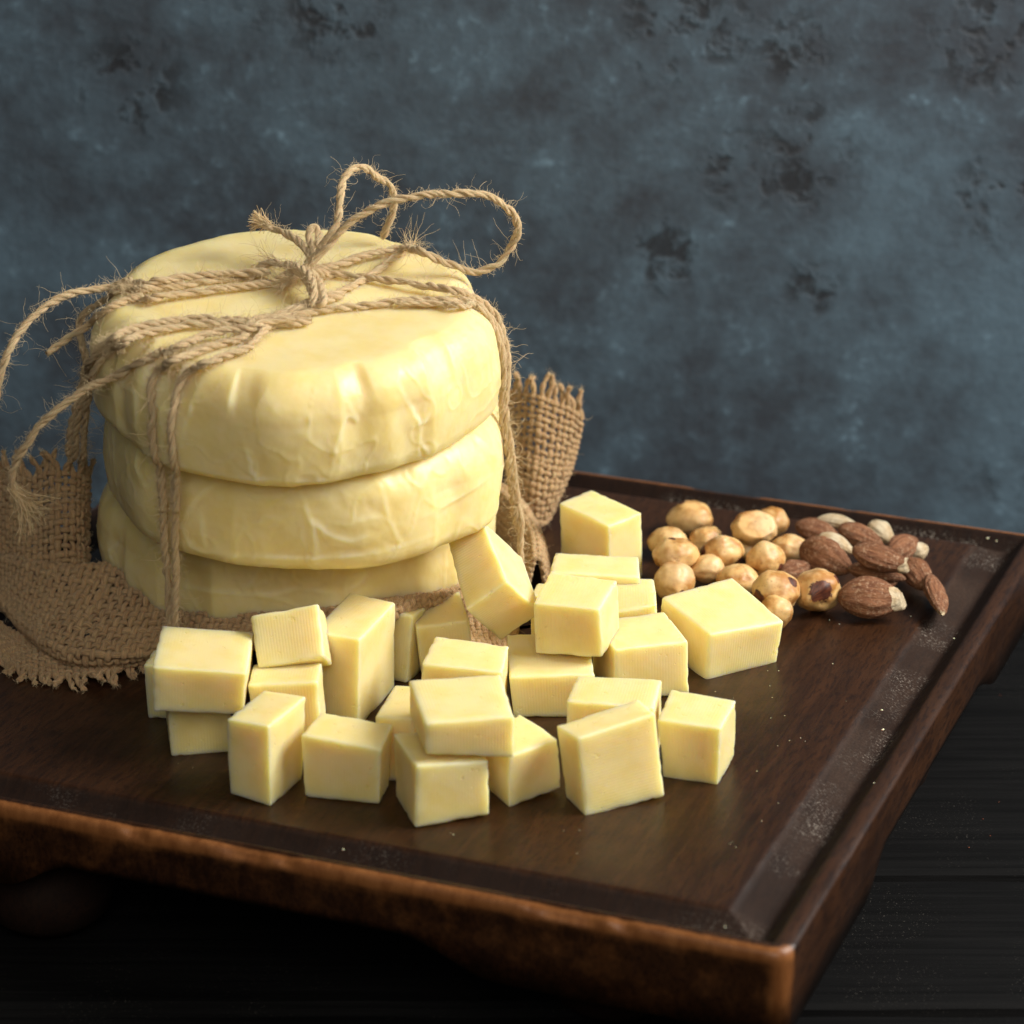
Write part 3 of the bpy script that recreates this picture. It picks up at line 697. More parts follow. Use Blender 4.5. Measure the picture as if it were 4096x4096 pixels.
# centre px, width px, height px, base z mm, tip direction (image x, y, towards camera), skin spots [(dir x, y, toward cam, radius)], label
HAZ = [
 ((325,178),268,205,0,(-.9,.1,.2),[(-.5,-.7,.4,.18)],'largest roasted hazelnut, at the outer back of the pile'),
 ((188,322),232,160,0,(-.6,.2,.3),[],'hazelnut at the pile edge facing the cheese cubes, half covered by another'),
 ((410,312),200,188,0,(.2,.9,.3),[(.95,-.1,-.1,.34)],'pale hazelnut with brown skin only on its far side'),
 ((228,400),256,200,5,(-.2,.3,.9),[(-.2,-.9,.3,.20)],'golden brown wrinkled hazelnut lying against the pile edge'),
 ((508,382),240,165,4,(-.1,-.9,.2),[(-.95,.0,.2,.30),(.85,.6,.3,.36)],'hazelnut with dark skin left at two ends, in mid pile'),
 ((218,555),232,225,0,(.1,.2,.9),[(.3,.5,.8,.13)],'pale mottled hazelnut beside the half hidden ridged cube'),
 ((548,440),112,80,3,(.1,.3,.8),[],'small hazelnut glimpsed between larger ones in mid pile'),
 ((420,482),202,172,2,(-.8,.2,.4),[],'smooth pale hazelnut behind the largest cheese cube'),
 ((590,548),240,170,0,(.8,.2,.5),[],'golden hazelnut touching the back corner of the largest cheese cube'),
 ((658,372),110,90,0,(.1,.3,.8),[],'hazelnut under the one with a flat cut face'),
 ((800,205),195,190,0,(.1,-.3,.6),[],'smooth golden hazelnut at the back, next to the almonds'),
 ((692,240),258,200,6,(.3,-.2,.9),[],'hazelnut with a rough pale flat cut face'),
 ((898,368),220,186,0,(.1,-.95,.1),[(.3,.9,.4,.16)],'hazelnut with its pointed tip up, touching the dark wrinkled almond'),
 ((762,430),228,210,3,(-.1,-.97,.1),[(-.62,.55,.55,.17),(.72,.4,.55,.20)],'pointed upright hazelnut with two small dark skin flecks'),
 ((820,620),260,250,2,(.1,.1,.95),[(-.72,.25,.6,.30),(.68,-.45,.55,.22)],'glossy hazelnut with dark patches on both sides'),
 ((1070,610),260,250,0,(-.4,.1,.7),[(.05,.02,.98,.46),(.75,-.45,.4,.20)],'hazelnut with one big dark brown skin patch on its face'),
 ((820,738),190,205,0,(.6,-.3,.6),[],'striped pale hazelnut tucked behind the largest cheese cube')]
def hazelnut(k, px, w, hgt, bz, tip, spots, label):
    r = w*0.6729/2/11000.0; rz = max(hgt*0.6729/2/11000.0, r*0.72)
    z = bz/1000+rz*0.92
    c = onz(NN(*px), z)
    na, nb = 56, 40
    th = np.linspace(0, np.pi, nb)[1:-1]; ph = np.linspace(0, 2*np.pi, na, endpoint=False)
    T, Pp = np.meshgrid(th, ph, indexing='ij')
    d = np.stack([np.sin(T)*np.cos(Pp), np.sin(T)*np.sin(Pp), np.cos(T)], -1).reshape(-1, 3)
    d = np.vstack([d, [[0, 0, 1]], [[0, 0, -1]]])
    rad = 1 + 0.20*np.exp(-((1-d[:, 2])/0.09)) - 0.10*np.exp(-((1+d[:, 2])/0.12)) + 0.05*(1-d[:, 2]**2)
    an = np.arctan2(d[:, 1], d[:, 0]); wr = np.sqrt(np.maximum(1-d[:, 2]**2, 0))
    rad = rad + 0.075*fbm(d, 1.5, k*3, 2) + 0.020*np.sin(an*(5+k % 4)+2*vnoise(d, 1.3, k+50))*wr**1.5 + 0.012*fbm(d, 4.0, k+80, 2)
    p = d*rad[:, None]
    if k == 11:                                  # the cut face
        fd = unit(RT*0.1 - FH*0.75 + ZZ*0.65)
    tdir = unit(RT*tip[0] - ZZ*tip[1] - FH*tip[2])
    zx = unit(np.cross(tdir, [0.2, 0.5, 0.84])); zy = np.cross(tdir, zx)
    q = p[:, 0:1]*zx + p[:, 1:2]*zy + p[:, 2:3]*tdir
    if k == 11:
        s = q@fd; q = q - np.maximum(0, s-0.62)[:, None]*fd*0.92
    # fit to the outline seen in the picture
    q = q*r
    f_h = (hgt*0.6729/11000.0)/max(1e-6, (q@UP).max()-(q@UP).min()); f_h = min(max(f_h, 0.75), 1.25)
    if k not in (6, 9): q = q + np.outer((q@UP)*(f_h-1), UP)
    z = bz/1000 - q[:, 2].min(); c = onz(NN(*px), z)
    V = c + q
    skin = np.zeros(len(V)); un = unit(q)
    for x, y, t, s in spots:
        dd = unit(RT*x - UP*y - FW*t); ang = np.arccos(np.clip(un@dd, -1, 1)); skin = np.maximum(skin, 1-np.clip(ang/(s*1.9), 0, 1)**1.0)
    skin = np.where(skin > 0, skin*1.15, 0)
    fib = np.stack([T.ravel()*1.5, Pp.ravel()*5, np.full(T.size, k)], 1); fib = np.vstack([fib, [[0, 0, k]], [[4, 0, k]]])
    M = nb-2; i = np.arange(M-1)[:, None]*na; j = np.arange(na)[None]; j2 = (j+1) % na
    f = np.stack([i+j, i+na+j, i+na+j2, i+j2], -1).reshape(-1, 4).tolist()
    f += [[M*na, x, (x+1) % na] for x in range(na)] + [[M*na+1, (M-1)*na+(x+1) % na, (M-1)*na+x] for x in range(na)]
    base = np.array([c[0], c[1], V[:, 2].min()])
    o = mesh('hazelnut', V, f, HAZEL, None, True, {'skin': ('FLOAT', skin), 'fib': ('FLOAT_VECTOR', fib)}, origin=base)
    tag(o, label, 'hazelnut', HG)
for k, h in enumerate(HAZ): hazelnut(k, *h)

AG = 'almonds heaped beside the hazelnuts'
# blunt end px, z mm; pointed end px, z mm; width mm; thickness mm; lean (how far the flat side turns to the camera, deg); pale: fraction of length at the tip end that is bare, 1 = whole nut bare
ALM = [
 ((940,215),8,(1205,305),6,11.5,7.5,30,0,'smooth brown almond touching the back hazelnuts'),
 ((1062,190),9,(1308,222),9,8.0,5.0,10,1,'broken bare white almond sliver at the back groove'),
 ((1195,232),14,(1462,345),10,11.0,7.5,35,0,'brown almond lying on the others just before the bare white sliver'),
 ((1380,208),9,(1522,325),5,10.0,6.5,30,1,'whole bare white almond kernel standing against the back of the heap'),
 ((1080,282),14,(1292,392),9,9.0,6.0,10,1,'bare almond half wedged behind the dark wrinkled almond'),
 ((968,345),10,(1278,492),7,17.0,9.5,62,0,'broad dark wrinkled almond leaning on the hazelnuts'),
 ((1275,362),17,(1622,475),13,12.5,8.0,45,0.14,'long almond with a bare pale tip, on top of the heap'),
 ((1248,478),8,(1598,545),7,9.5,7.0,25,0,'slim almond lying under the one with the pale tip'),
 ((852,512),6,(1032,462),6,9.5,6.5,40,0,'small almond poking out between two hazelnuts'),
 ((1188,645),8,(1602,672),8,18.0,12.0,60,0.22,'large almond with a broken pale end, at the front of the nuts'),
 ((1592,425),8,(1735,605),5,12.5,7.5,30,0,'almond sloping down towards the separate end almond'),
 ((1492,390),8,(1668,312),9,12.0,7.5,50,0,'dark almond beside the chipped white piece'),
 ((1622,400),5,(1728,352),7,9.0,6.5,30,1,'chipped white almond piece at the groove end of the heap'),
 ((1752,528),7,(1808,757),5,13.0,6.5,45,0.05,'flat almond lying apart on the edge of the groove'),
 ((1400,556),3,(1545,568),3,8.0,5.0,20,0,'almond mostly hidden beneath the slim almond')]
def almond(k, p0, z0, p1, z1, wd, tk, lean, pale, label, lift=0.0):
    A = onz(NN(*p0), z0/1000+lift); B = onz(NN(*p1), z1/1000+lift)
    L = np.linalg.norm(B-A); ax = (B-A)/L; c = (A+B)/2; wd0, tk0 = wd, tk; wd *= 0.80/1000; tk *= 0.86/1000
    na, nb = 48, 44
    t = np.linspace(0, 1, nb); ph = np.linspace(0, 2*np.pi, na, endpoint=False)
    prof = (np.sin(np.pi*t**0.92))**0.56*(1-0.20*np.maximum(0, t-0.35)/0.65); prof[0] = prof[-1] = 0.02; prof /= prof.max()
    if 0.1 < pale < 1: prof = np.maximum(prof, 0.62*sm(0.7, 0.85, t)); prof[-1] = 0.40
    side = unit(np.cross(ZZ, ax)); side = side if side@FH > 0 else -side      # points away from the camera
    upv = np.cross(ax, side); upv = upv if upv[2] > 0 else -upv
    a = math.radians(lean)
    wdir = side*math.cos(a)+upv*math.sin(a); tdir = upv*math.cos(a)-side*math.sin(a)
    T, Pp = np.meshgrid(t, ph, indexing='ij')
    sup = lambda x, e: np.sign(x)*np.abs(x)**e
    x = sup(np.cos(Pp), 0.9); y = sup(np.sin(Pp), 0.9)
    q = np.stack([(T-0.5)*L, prof[:, None]*x*wd/2, prof[:, None]*y*tk/2], -1)
    qq = q/np.array([L, wd, tk])
    dent = 1+0.06*fbm(qq*np.array([1, 1, 1]), 3.0, k*7, 2)+0.045*np.sin(Pp*(9+k % 4)+3*vnoise(np.stack([T*2, Pp*0, Pp*0+k], -1), 2.0, k))*np.sin(np.pi*T)
    if k in (5,): dent = dent - 0.06*np.abs(fbm(qq*np.array([1.2, 2.4, 2.4]), 4.0, 91, 3))
    q[..., 1:] *= dent[..., None]
    q[..., 2] += 0.03*L*np.sin(np.pi*T)*vnoise(np.stack([T*0+k, T*0, T*0], -1), 1.3, 3)
    skin = np.zeros_like(T)
    if pale == 1: skin[:] = 1
    elif pale > 0:
        brk = 1-pale+0.03*np.sin(Pp*2+k)+0.02*np.sin(Pp*5)
        skin = sm(-0.015, 0.015, T-brk)
        cut = np.maximum(0, T-brk-0.01); q[..., 1:] *= (1-0.9*cut/pale*0.35)[..., None]
        q[..., 0] -= sm(0.02, pale, T-brk)*0.10*L*(0.5+0.5*np.sin(Pp+1))
    V = c + q[..., 0:1]*ax + q[..., 1:2]*wdir + q[..., 2:3]*tdir
    V = V.reshape(-1, 3)
    if V[:, 2].min() < -0.0002 and lift == 0: return almond(k, p0, z0, p1, z1, wd0, tk0, lean, pale, label, -V[:, 2].min())
    fib = np.stack([T*L*1000, Pp*3, T*0+k*3.7], -1).reshape(-1, 3)
    i = np.arange(nb-1)[:, None]*na; j = np.arange(na)[None]; j2 = (j+1) % na
    f = np.stack([i+j, i+j2, i+na+j2, i+na+j], -1).reshape(-1, 4).tolist()
    f += [list(range(na))[::-1], list(range((nb-1)*na, nb*na))]
    o = mesh('almond', V, f, ALMOND, None, True, {'skin': ('FLOAT', skin.ravel()), 'fib': ('FLOAT_VECTOR', fib)}, origin=np.array([c[0], c[1], V[:, 2].min()]))
    tag(o, label, 'almond', AG)
for k, a in enumerate(ALM): almond(k, *a)

# ------------------------------------------------------------------ burlap
def E5(x, y): return (x*.5435, 1750+y*.5435)
def Z6(x, y): return (1700+x*.5694, 1400+y*.5694)
cloth = empty('burlap_cloth', place(0.23, -0.14, 0.0))
tag(cloth, 'brown burlap cloth with frayed edges, bunched under the cheese wheels', 'cloth')
FUZZ = Geo()
def weave(name, rows, pitch=0.00258, amp=0.00068, wid=0.00115, fuzz=5.0, fringe=None, seed=1, flip=1, rough=0.0014):
    """rows: list of lists of points; builds crossing yarns over the smooth patch; fringe: (row index 0 or -1, length, direction fn)"""
    rg = np.random.default_rng(seed)
    R0 = [catmull(r, 40) for r in rows]; mean = np.mean([x[1] for x in R0]); nc = max(3, int(round(mean/pitch)))
    lens = [catmull(np.array([R0[i][0][j] for i in range(len(rows))]), 30)[1] for j in range(0, 40, 4)]
    nr = max(2, int(round(np.mean(lens)/pitch)))
    M, N = nc*4+1, nr*4+1
    A = np.array([catmull(r, M)[0] for r in rows])
    S = np.stack([catmull(A[:, j], N)[0] for j in range(M)], 1)      # N x M x 3
    S = S + (fbm(S, 70, seed, 3)*rough)[..., None]*unit(np.array([0.2, -0.5, 1.0]))
    du = np.gradient(S, axis=1); dv = np.gradient(S, axis=0); Nn = unit(np.cross(du, dv))*flip
    g = Geo()
    wob = lambda n: np.cumsum(rg.normal(size=n))*0
    ends = []
    for k in range(nc):
        j = 4*k+2; sg = 1 if k % 2 else -1
        off = amp*np.cos(np.pi*(np.arange(N)-2)/4)*sg
        lat = unit(du[:, j])*(0.00028*vnoise(np.stack([np.arange(N)*0.11, np.full(N, k*3.1), np.zeros(N)], 1), 1.0, seed)[:, None] + rg.normal()*0.00012)
        P = S[:, j] + Nn[:, j]*off[:, None] + lat
        w = wid*(0.84+0.36*rg.random())*(1+0.22*vnoise(np.stack([np.arange(N)*0.2, np.full(N, k*1.7), np.zeros(N)], 1), 1.0, seed+2))
        g.tube(P, w, 6, N=Nn[:, j], flat=0.62)
        ends.append((P, w, Nn[:, j], unit(du[:, j])))
    for k in range(nr):
        i = 4*k+2; sg = -1 if k % 2 else 1
        off = amp*np.cos(np.pi*(np.arange(M)-2)/4)*sg
        lat = unit(dv[i])*(0.00028*vnoise(np.stack([np.arange(M)*0.11, np.full(M, k*3.1), np.ones(M)], 1), 1.0, seed+1)[:, None] + rg.normal()*0.00012)
        P = S[i] + Nn[i]*off[:, None] + lat
        w = wid*(0.84+0.36*rg.random())*(1+0.22*vnoise(np.stack([np.arange(M)*0.2, np.full(M, k*1.7), np.ones(M)], 1), 1.0, seed+3))
        g.tube(P, w, 6, N=Nn[i], flat=0.62)
    o = g.build(name, BURLAP, cloth); tag(o, kind='stuff')
    # loose fibres
    area_mm = mean*np.mean(lens)*1e6/100; n = int(area_mm*fuzz)
    a = rg.integers(0, N, n); b = rg.integers(0, M, n); nn = Nn[a, b]; nn = np.where((nn@FW > 0)[:, None], -nn, nn)
    FUZZ.hairs(S[a, b]+nn*0.0006, nn*0.55+rg.normal(size=(n, 3))*0.75, rg.uniform(0.0012, 0.0042, n), r=0.000045, curl=0.9)
    if fringe:
        end, ln, dirv = fringe
        for k, (P, w, n_, u_) in enumerate(ends):
            p0 = P[0] if end == 0 else P[-1]; t0 = unit(P[0]-P[3]) if end == 0 else unit(P[-1]-P[-4])
            if not (-60 < 2048+F*((p0-CAM)@RT)/((p0-CAM)@FW) < 4160): continue
            l = ln*rg.uniform(0.7, 1.1); d = unit(t0*0.6+np.asarray(dirv)+rg.normal(size=3)*0.22); path = [p0-t0*0.0015, p0]; q = p0.copy()
            for s in range(4):
                d = unit(d + rg.normal(size=3)*0.20 + np.array([0, 0, -0.05])); q = q + d*l/4
                if q[2] < 0.0009: q[2] = 0.0009
                path.append(q.copy())
            Pp, _ = catmull(path, 16); gg = Geo(); tt = np.linspace(0, 1, 16)
            for ply in range(2):
                T, Nf, Bf = frames(Pp); an = tt*l/0.0035*2*np.pi/2+ply*np.pi
                gg.tube(Pp+(Nf*np.cos(an)[:, None]+Bf*np.sin(an)[:, None])*0.00046, 0.00076*(1-0.22*tt)*rg.uniform(0.85, 1.2), 7)
            gg.build('fringe_yarn', BURLAP, cloth)
            FUZZ.hairs(np.repeat(Pp[-3:], 5, 0), np.tile(d, (15, 1))+rg.normal(size=(15, 3))*0.5, rg.uniform(0.001, 0.003, 15), r=0.00004)
            FUZZ.hairs(np.repeat(Pp[2:-2:2], 3, 0), rg.normal(size=(len(Pp[2:-2:2])*3, 3)), 0.0018, r=0.000035)
    return S
def ofw(px, w): return onfw(px, w)
# fold in front of the wheels, sweeping round from the left
seat = [(-120,860,.224,1180,.209),(0,880,.218,1285,.198),(120,900,.211,1400,.183),(250,920,.205,1510,.168),(400,940,.200,1585,.158),(560,955,.196,1615,.155),(700,940,.198,1622,.154),
        (850,955,.194,1612,.155),(1000,1000,.186,1585,.158),(1150,1055,.178,1545,.160),(1330,1130,.171,1500,.158),(1550,1175,.166,1480,.153),(1840,1212,.161,1480,.147),(2100,1240,.158,1470,.146),
        (2400,1275,.158,1480,.146),(2600,1230,.163,1440,.148),(2763,1158,.171,1340,.152),(3040,1055,.184,1235,.164),(3328,936,.203,1130,.180)]
rows = [[], [], [], [], [], []]
for x, yi, fi, ye, fe in seat:
    rows[0].append(ofw(E5(x, yi+25), fi+0.010) - ZZ*0.004)
    rows[1].append(ofw(E5(x, yi), fi))
    rows[2].append(ofw(E5(x+20, yi+(ye-yi)*0.33), fi+(fe-fi)*0.28) )
    rows[3].append(ofw(E5(x+40, yi+(ye-yi)*0.70), fi+(fe-fi)*0.68))
    e = ofw(E5(x+60, ye-12), fe); rows[4].append(e)
    u = e + FH*0.005; u[2] = max(0.002, e[2]-0.006); rows[5].append(u)
weave('front_fold', rows, seed=4, fuzz=13)
# standing flap at the left
fl = []
for y, df in ((285, .012), (450, .009), (650, .004), (820, .001), (960, -.004)):
    fl.append([ofw(E5(x, y+dy), f0+df) for x, dy, f0 in ((-130, -20, .232), (20, -10, .224), (150, 5, .215), (270, 0, .211), (390, -30, .208), (510, -40, .209), (610, -25, .214), (655, 0, .221))])
weave('standing_flap', fl, seed=9, fuzz=18, wid=0.00100, rough=0.0026, fringe=(0, 0.0095, (0, 0, 0.9)))
# frayed layer lying on the board
ly = []
for back, z in ((260, .0022), (130, .0026), (0, .0016)):
    ly.append([onz(E5(x, y-back), z) for x, y in ((-80, 1585), (80, 1672), (230, 1722), (400, 1758), (550, 1775), (700, 1768), (850, 1735), (980, 1690), (1075, 1645))])
weave('frayed_layer', ly, seed=13, fuzz=10, fringe=(-1, 0.0072, tuple(-FH*0.9+RT*0.25)))
ly2 = [[p + ZZ*0.0030 + FH*0.006 - RT*0.004 for p in r] for r in ly[:2]]
ly2.append([p + ZZ*0.0035 + FH*0.009 for p in ly[2]])
# rolled edge at the right
lf = [(330,1215),(450,1245),(560,1340),(640,1440),(690,1550),(715,1690)]; rg_ = [(480,1050),(650,1140),(765,1285),(838,1420),(866,1545),(850,1660)]
r1 = [onz(Z6(*p), .004) for p in lf]; r5 = [onz(Z6(*p), .004) for p in rg_]
roll = [r1, [a*.72+b*.28+ZZ*.009 for a, b in zip(r1, r5)], [a*.48+b*.52+ZZ*.012 for a, b in zip(r1, r5)], [a*.2+b*.8+ZZ*.008 for a, b in zip(r1, r5)], [b-ZZ*.002 for b in r5]]
weave('rolled_edge', roll, seed=17, fuzz=13)
# flap standing behind, right of the wheels
fb = float(onz(Z6(800, 1235), .002)@FH)
fr = []
for row, df in (([(560,300),(690,300),(800,312),(900,350),(1010,395),(1115,470)], .010), ([(560,500),(690,520),(800,540),(900,570),(1000,600),(1085,625)], .009),
                ([(560,750),(690,780),(800,800),(890,820),(970,830),(1035,825)], .005), ([(575,950),(690,1000),(780,1020),(850,1030),(915,1020),(968,985)], .001), ([(615,1120),(700,1185),(770,1222),(812,1235),(852,1212),(895,1135)], 0)):
    fr.append([ofw(Z6(*p), fb+df+c) for p, c in zip(row, (.007, .001, -.002, .000, .003, .009))])
weave('back_flap', fr, seed=21, fuzz=14, wid=0.00098, rough=0.0015, fringe=(0, 0.0085, (0, 0, 0.9)))
tc = [[(1690, 2290), (1800, 2240), (1930, 2250), (2060, 2320)], [(1720, 2400), (1830, 2370), (1950, 2380), (2070, 2420)], [(1790, 2530), (1880, 2520), (1970, 2520), (2070, 2520)], [(1850, 2640), (1920, 2640), (1990, 2640), (2060, 2620)]]
weave('tucked_corner', [[onz(p, z) for p in r] for r, z in zip(tc, (.007, .0045, .003, .0022))], seed=29, fuzz=8)
# layers under the stack
cw = place(0.232, -0.142, 0)
un = [[cw + RT*x + FH*y + ZZ*(0.0105+0.0008*math.sin(x*150+y*90)) for x in np.linspace(-0.06, 0.06, 6)] for y in np.linspace(-0.058, 0.06, 6)]
weave('under_layer', un, seed=25, fuzz=0.1, pitch=0.003, wid=0.00135)
un2 = [[p*np.array([1, 1, 0])+ZZ*0.0035 for p in r] for r in un]
weave('under_layer', un2, seed=26, fuzz=0.1, pitch=0.0036, wid=0.0017, amp=0.0012)
un3 = [[p*np.array([1, 1, 0])+ZZ*0.0070 for p in r] for r in un]
weave('under_layer', un3, seed=27, fuzz=0.1, pitch=0.0036, wid=0.0017, amp=0.0012)
tag(FUZZ.build('loose_fibres', FIBRE, cloth), kind='stuff')

# ------------------------------------------------------------------ jute twine
def E1(x, y): return (900+x*.6729, 550+y*.6729)
def F1(x, y): return (x*.5694, 950+y*.5694)
f0, r0, b0, pit0, rol0 = WHEELS[0][:5]
_p, _r = math.radians(pit0), math.radians(rol0)
_e1 = RT*math.cos(_r)+ZZ*math.sin(_r); _e3 = unit(np.cross(_e1, FH)); TN = _e3*math.cos(_p)-FH*math.sin(_p)
TC = place(f0, r0, b0)+TN*WT
RR = 0.00124
def top(px, lift=0.0):                         # on the top of the upper wheel
    h = wheel_hit(px, 0)
    q = onpl(px, TN, TC+TN*(RR+0.0002+lift))
    if h is None: return q
    N = unit(-ray(px)); return q if (h-CAM)@FW > (q-CAM)@FW else h + TN*(RR*0.9+lift)
twine = empty('jute_twine', TC)
tag(twine, 'natural jute twine tied in a loose bow round the cheese stack', 'twine')
TF = Geo()
def rope(name, P, rad=RR, pitch=0.0115, fuzz=1.6, fray=0, seed=0, parent=twine, cutend=False, reach=0.09):
    rg = np.random.default_rng(500+seed)
    _, L = catmull(P, 10); n = max(24, int(L/0.00055)); C, L = catmull(P, n)
    C = C + np.stack([vnoise(np.stack([np.linspace(0, L, n)*160, np.full(n, i*9.1), np.full(n, seed*1.0)], 1), 1.0, seed) for i in range(3)], 1)*0.00034
    for it in range(3):                        # lie on the wheels instead of inside them
        for i in range(n):
            for w in WB:
                d = C[i]-CAM; h = w.ray_cast(Vector(CAM), Vector(d/np.linalg.norm(d)))
                if h[0] is not None and h[3] < np.linalg.norm(d)+rad*0.5 and np.linalg.norm(d)-h[3] < reach:
                    Nh = np.array(h[1]); Nh = -Nh if Nh@FW > 0 else Nh
                    C[i] = np.array(h[0])+Nh*rad*1.0
        if it < 2:
            for _ in range(4): C[1:-1] = (C[:-2]+2*C[1:-1]+C[2:])/4
    T, N, B = frames(C); s = np.linspace(0, L, n); g = Geo()
    tp = np.minimum(1, np.minimum(s, L-s)/0.004+0.55) if not cutend else np.ones(n)
    loose = 1+0.26*vnoise(np.stack([s*220, s*0+seed, s*0], 1), 1.0, 3)
    for k in range(3):
        a = 2*np.pi*(s/pitch + k/3)+1.1*vnoise(np.stack([s*90, s*0+seed, s*0+k], 1), 1.0, 5)
        ply = C + (N*np.cos(a)[:, None]+B*np.sin(a)[:, None])*(rad*0.50*loose*tp)[:, None]
        r = rad*0.60*tp*(1+0.24*vnoise(np.stack([s*300, s*0+seed*2, s*0+k*5], 1), 1.0, 7))
        g.tube(ply, r, 9, flat=0.95)
    if fray:
        m = 150; dirs = unit(T[-1]+rg.normal(size=(m, 3))*0.16)
        g.hairs(C[-1]+rg.normal(size=(m, 3))*rad*0.55-T[-1]*0.004, dirs, rg.uniform(0.006, fray, m), r=0.00017, seg=7, curl=0.55)
    o = g.build(name, TWINE, twine)
    m = int(L*1000*4.5*fuzz); i = rg.integers(0, n, m); a = rg.uniform(0, 2*np.pi, m); rd = N[i]*np.cos(a)[:, None]+B[i]*np.sin(a)[:, None]
    TF.hairs(C[i]+rd*rad*0.9, rd*0.7+T[i]*rg.normal(size=(m, 1))*0.9+rg.normal(size=(m, 3))*0.3, rg.uniform(0.0008, 0.0032, m), r=0.000048, curl=0.9)
    m = int(L*1000*0.50*fuzz); i = rg.integers(0, n, m); a = rg.uniform(0, 2*np.pi, m); rd = N[i]*np.cos(a)[:, None]+B[i]*np.sin(a)[:, None]
    TF.hairs(C[i]+rd*rad*0.9, rd+T[i]*rg.normal(size=(m, 1))*0.9, rg.uniform(0.004, 0.0105, m), r=0.000055, seg=9, curl=1.0)
    return o
KN = top(E1(440, 800), 0.003)                  # the knot
kf = float(KN@FH)
def air(px, fw): return onfw(px, fw)
tp_ = lambda fn, pts, l=0.0: [top(fn(*p), l) for p in pts]
# strands going right over the rim
def right_down(off):
    return [air(D1(1795+off, 425), .188), air(D1(1838+off, 520), .187), air(D1(1858+off, 640), .186), air(D1(1850+off, 780), .186), air(D1(1852+off, 900), .187), air(D1(1872+off, 1030), .189), air(D1(1888+off, 1170), .193), air(D1(1904+off, 1300), .198), air(D1(1912+off, 1345), .200), air(D1(1912+off, 1345), .200)*np.array([1, 1, 0]) + FH*0.002 + ZZ*0.004]
rope('strand', tp_(E1, [(560,830),(640,815),(760,822),(900,838),(1060,862),(1220,885),(1370,912)], .0004) + [air(E1(1470, 945), .188)] + right_down(0), seed=1)
rope('strand', tp_(E1, [(400,1065),(500,1038),(620,1020),(800,1000),(1000,978),(1200,966),(1350,975)]) + [air(E1(1470, 1000), .186), air(E1(1555, 1055), .184), air(E1(1625, 1160), .183), air(E1(1652, 1290), .183)] + right_down(-14)[3:-1], seed=2)
rope('strand', tp_(E1, [(1010,985),(1150,985),(1300,985),(1400,998)]) + [air(E1(1500, 1030), .1845), air(E1(1590, 1110), .1815), air(E1(1640, 1240), .1812), air(E1(1655, 1330), .182), air(D1(1838, 760), .184)], seed=3, rad=RR*0.85)
# diagonal pair: from the back right rim under the knot to the front left, then down to the burlap
f89 = lambda pts, w: [air(p, x) for p, x in zip(pts, w)]
wl = .1345
rope('strand', tp_(E1, [(1085,655),(1010,705),(910,785),(780,868),(650,930),(480,985),(330,1045),(180,1090)], 0) + tp_(F1, [(1700,700),(1500,757),(1320,822),(1200,872)]) +
     f89([F1(1118,945), F1(1088,1040), F1(1085,1190), F1(1090,1350), F1(1105,1500), F1(1130,1700), F1(1145,1932), E5(1180,300), E5(1200,600), E5(1225,900), E5(1238,1200), E5(1250,1385)],
         [.1385, .1345, .1325, .1325, .134, .136, .1365, .137, .138, .140, .142, .142]), seed=4)
rope('strand', tp_(E1, [(700,935),(560,985),(420,1035),(280,1100)], .0002) + tp_(F1, [(1760,765),(1600,830),(1420,895)]) +
     f89([F1(1312,955), F1(1258,1040), F1(1240,1150), F1(1222,1250), F1(1215,1350), F1(1225,1500), F1(1240,1620), F1(1240,1750), F1(1232,1932), E5(1285,300), E5(1290,600), E5(1295,900), E5(1292,1200), E5(1285,1390)],
         [.1325, .1285, .1265, .126, .126, .1275, .129, .130, .131, .132, .134, .136, .139, .140]), seed=5)
# strands going left over the rim and down behind the flap
def left_down(xs): return [air(F1(x, y), w) for x, y, w in xs]
rope('strand', tp_(E1, [(520,1088),(420,1100),(300,1105),(150,1095),(20,1080)], .0002) + tp_(F1, [(1400,570),(1220,585),(1050,615),(900,655),(790,715)]) +
     left_down([(715,790,.192),(650,890,.193),(600,1010,.196),(570,1150,.200),(548,1300,.205),(530,1440,.210),(520,1560,.216)]), seed=6)
rope('strand', tp_(E1, [(480,1070),(300,1085),(120,1095)]) + tp_(F1, [(1560,600),(1350,605),(1150,645),(980,685),(860,745)]) +
     left_down([(770,815,.188),(700,910,.190),(650,1020,.193),(615,1150,.198),(595,1300,.204),(585,1440,.210),(580,1560,.216)]), seed=7)
rope('strand', tp_(F1, [(1850,255),(1650,285),(1400,318),(1150,345),(960,365)]) +
     left_down([(820,402,.212),(690,465,.213),(600,530,.214),(552,610,.213),(565,720,.210),(598,840,.207),(590,960,.206),(555,1100,.208),(520,1250,.210),(490,1400,.213),(475,1530,.217)]), seed=8)
# tails and loops of the bow
rope('tail', tp_(F1, [(1900,245),(1600,250),(1300,275),(1050,312)], .0022) + left_down([(850,338,.196),(680,362,.192),(500,398,.188),(350,462,.184),(215,568,.180),(110,700,.176),(50,830,.173),(8,950,.171),(-12,1060,.169),(-40,1180,.167),(-70,1290,.165)]), seed=9)
rope('tail', tp_(F1, [(1900,325),(1700,345),(1480,372),(1250,398),(1050,428)], .0006) + left_down([(900,462,.190),(780,520,.186),(660,595,.182),(540,668,.178),(430,742,.174),(325,812,.171)]), seed=10, cutend=True)
rope('tail', tp_(E1, [(430,1075),(240,1098)], .0018) + tp_(F1, [(1750,640),(1580,648),(1400,698),(1220,775)], .0016) + left_down([(1060,855,.150),(880,940,.147),(720,1010,.145),(560,1092,.143),(400,1205,.141),(255,1340,.140),(180,1455,.140),(118,1570,.141),(80,1670,.142),(98,1765,.142),(140,1830,.142)]), seed=11, fray=0.019, fuzz=1.8)
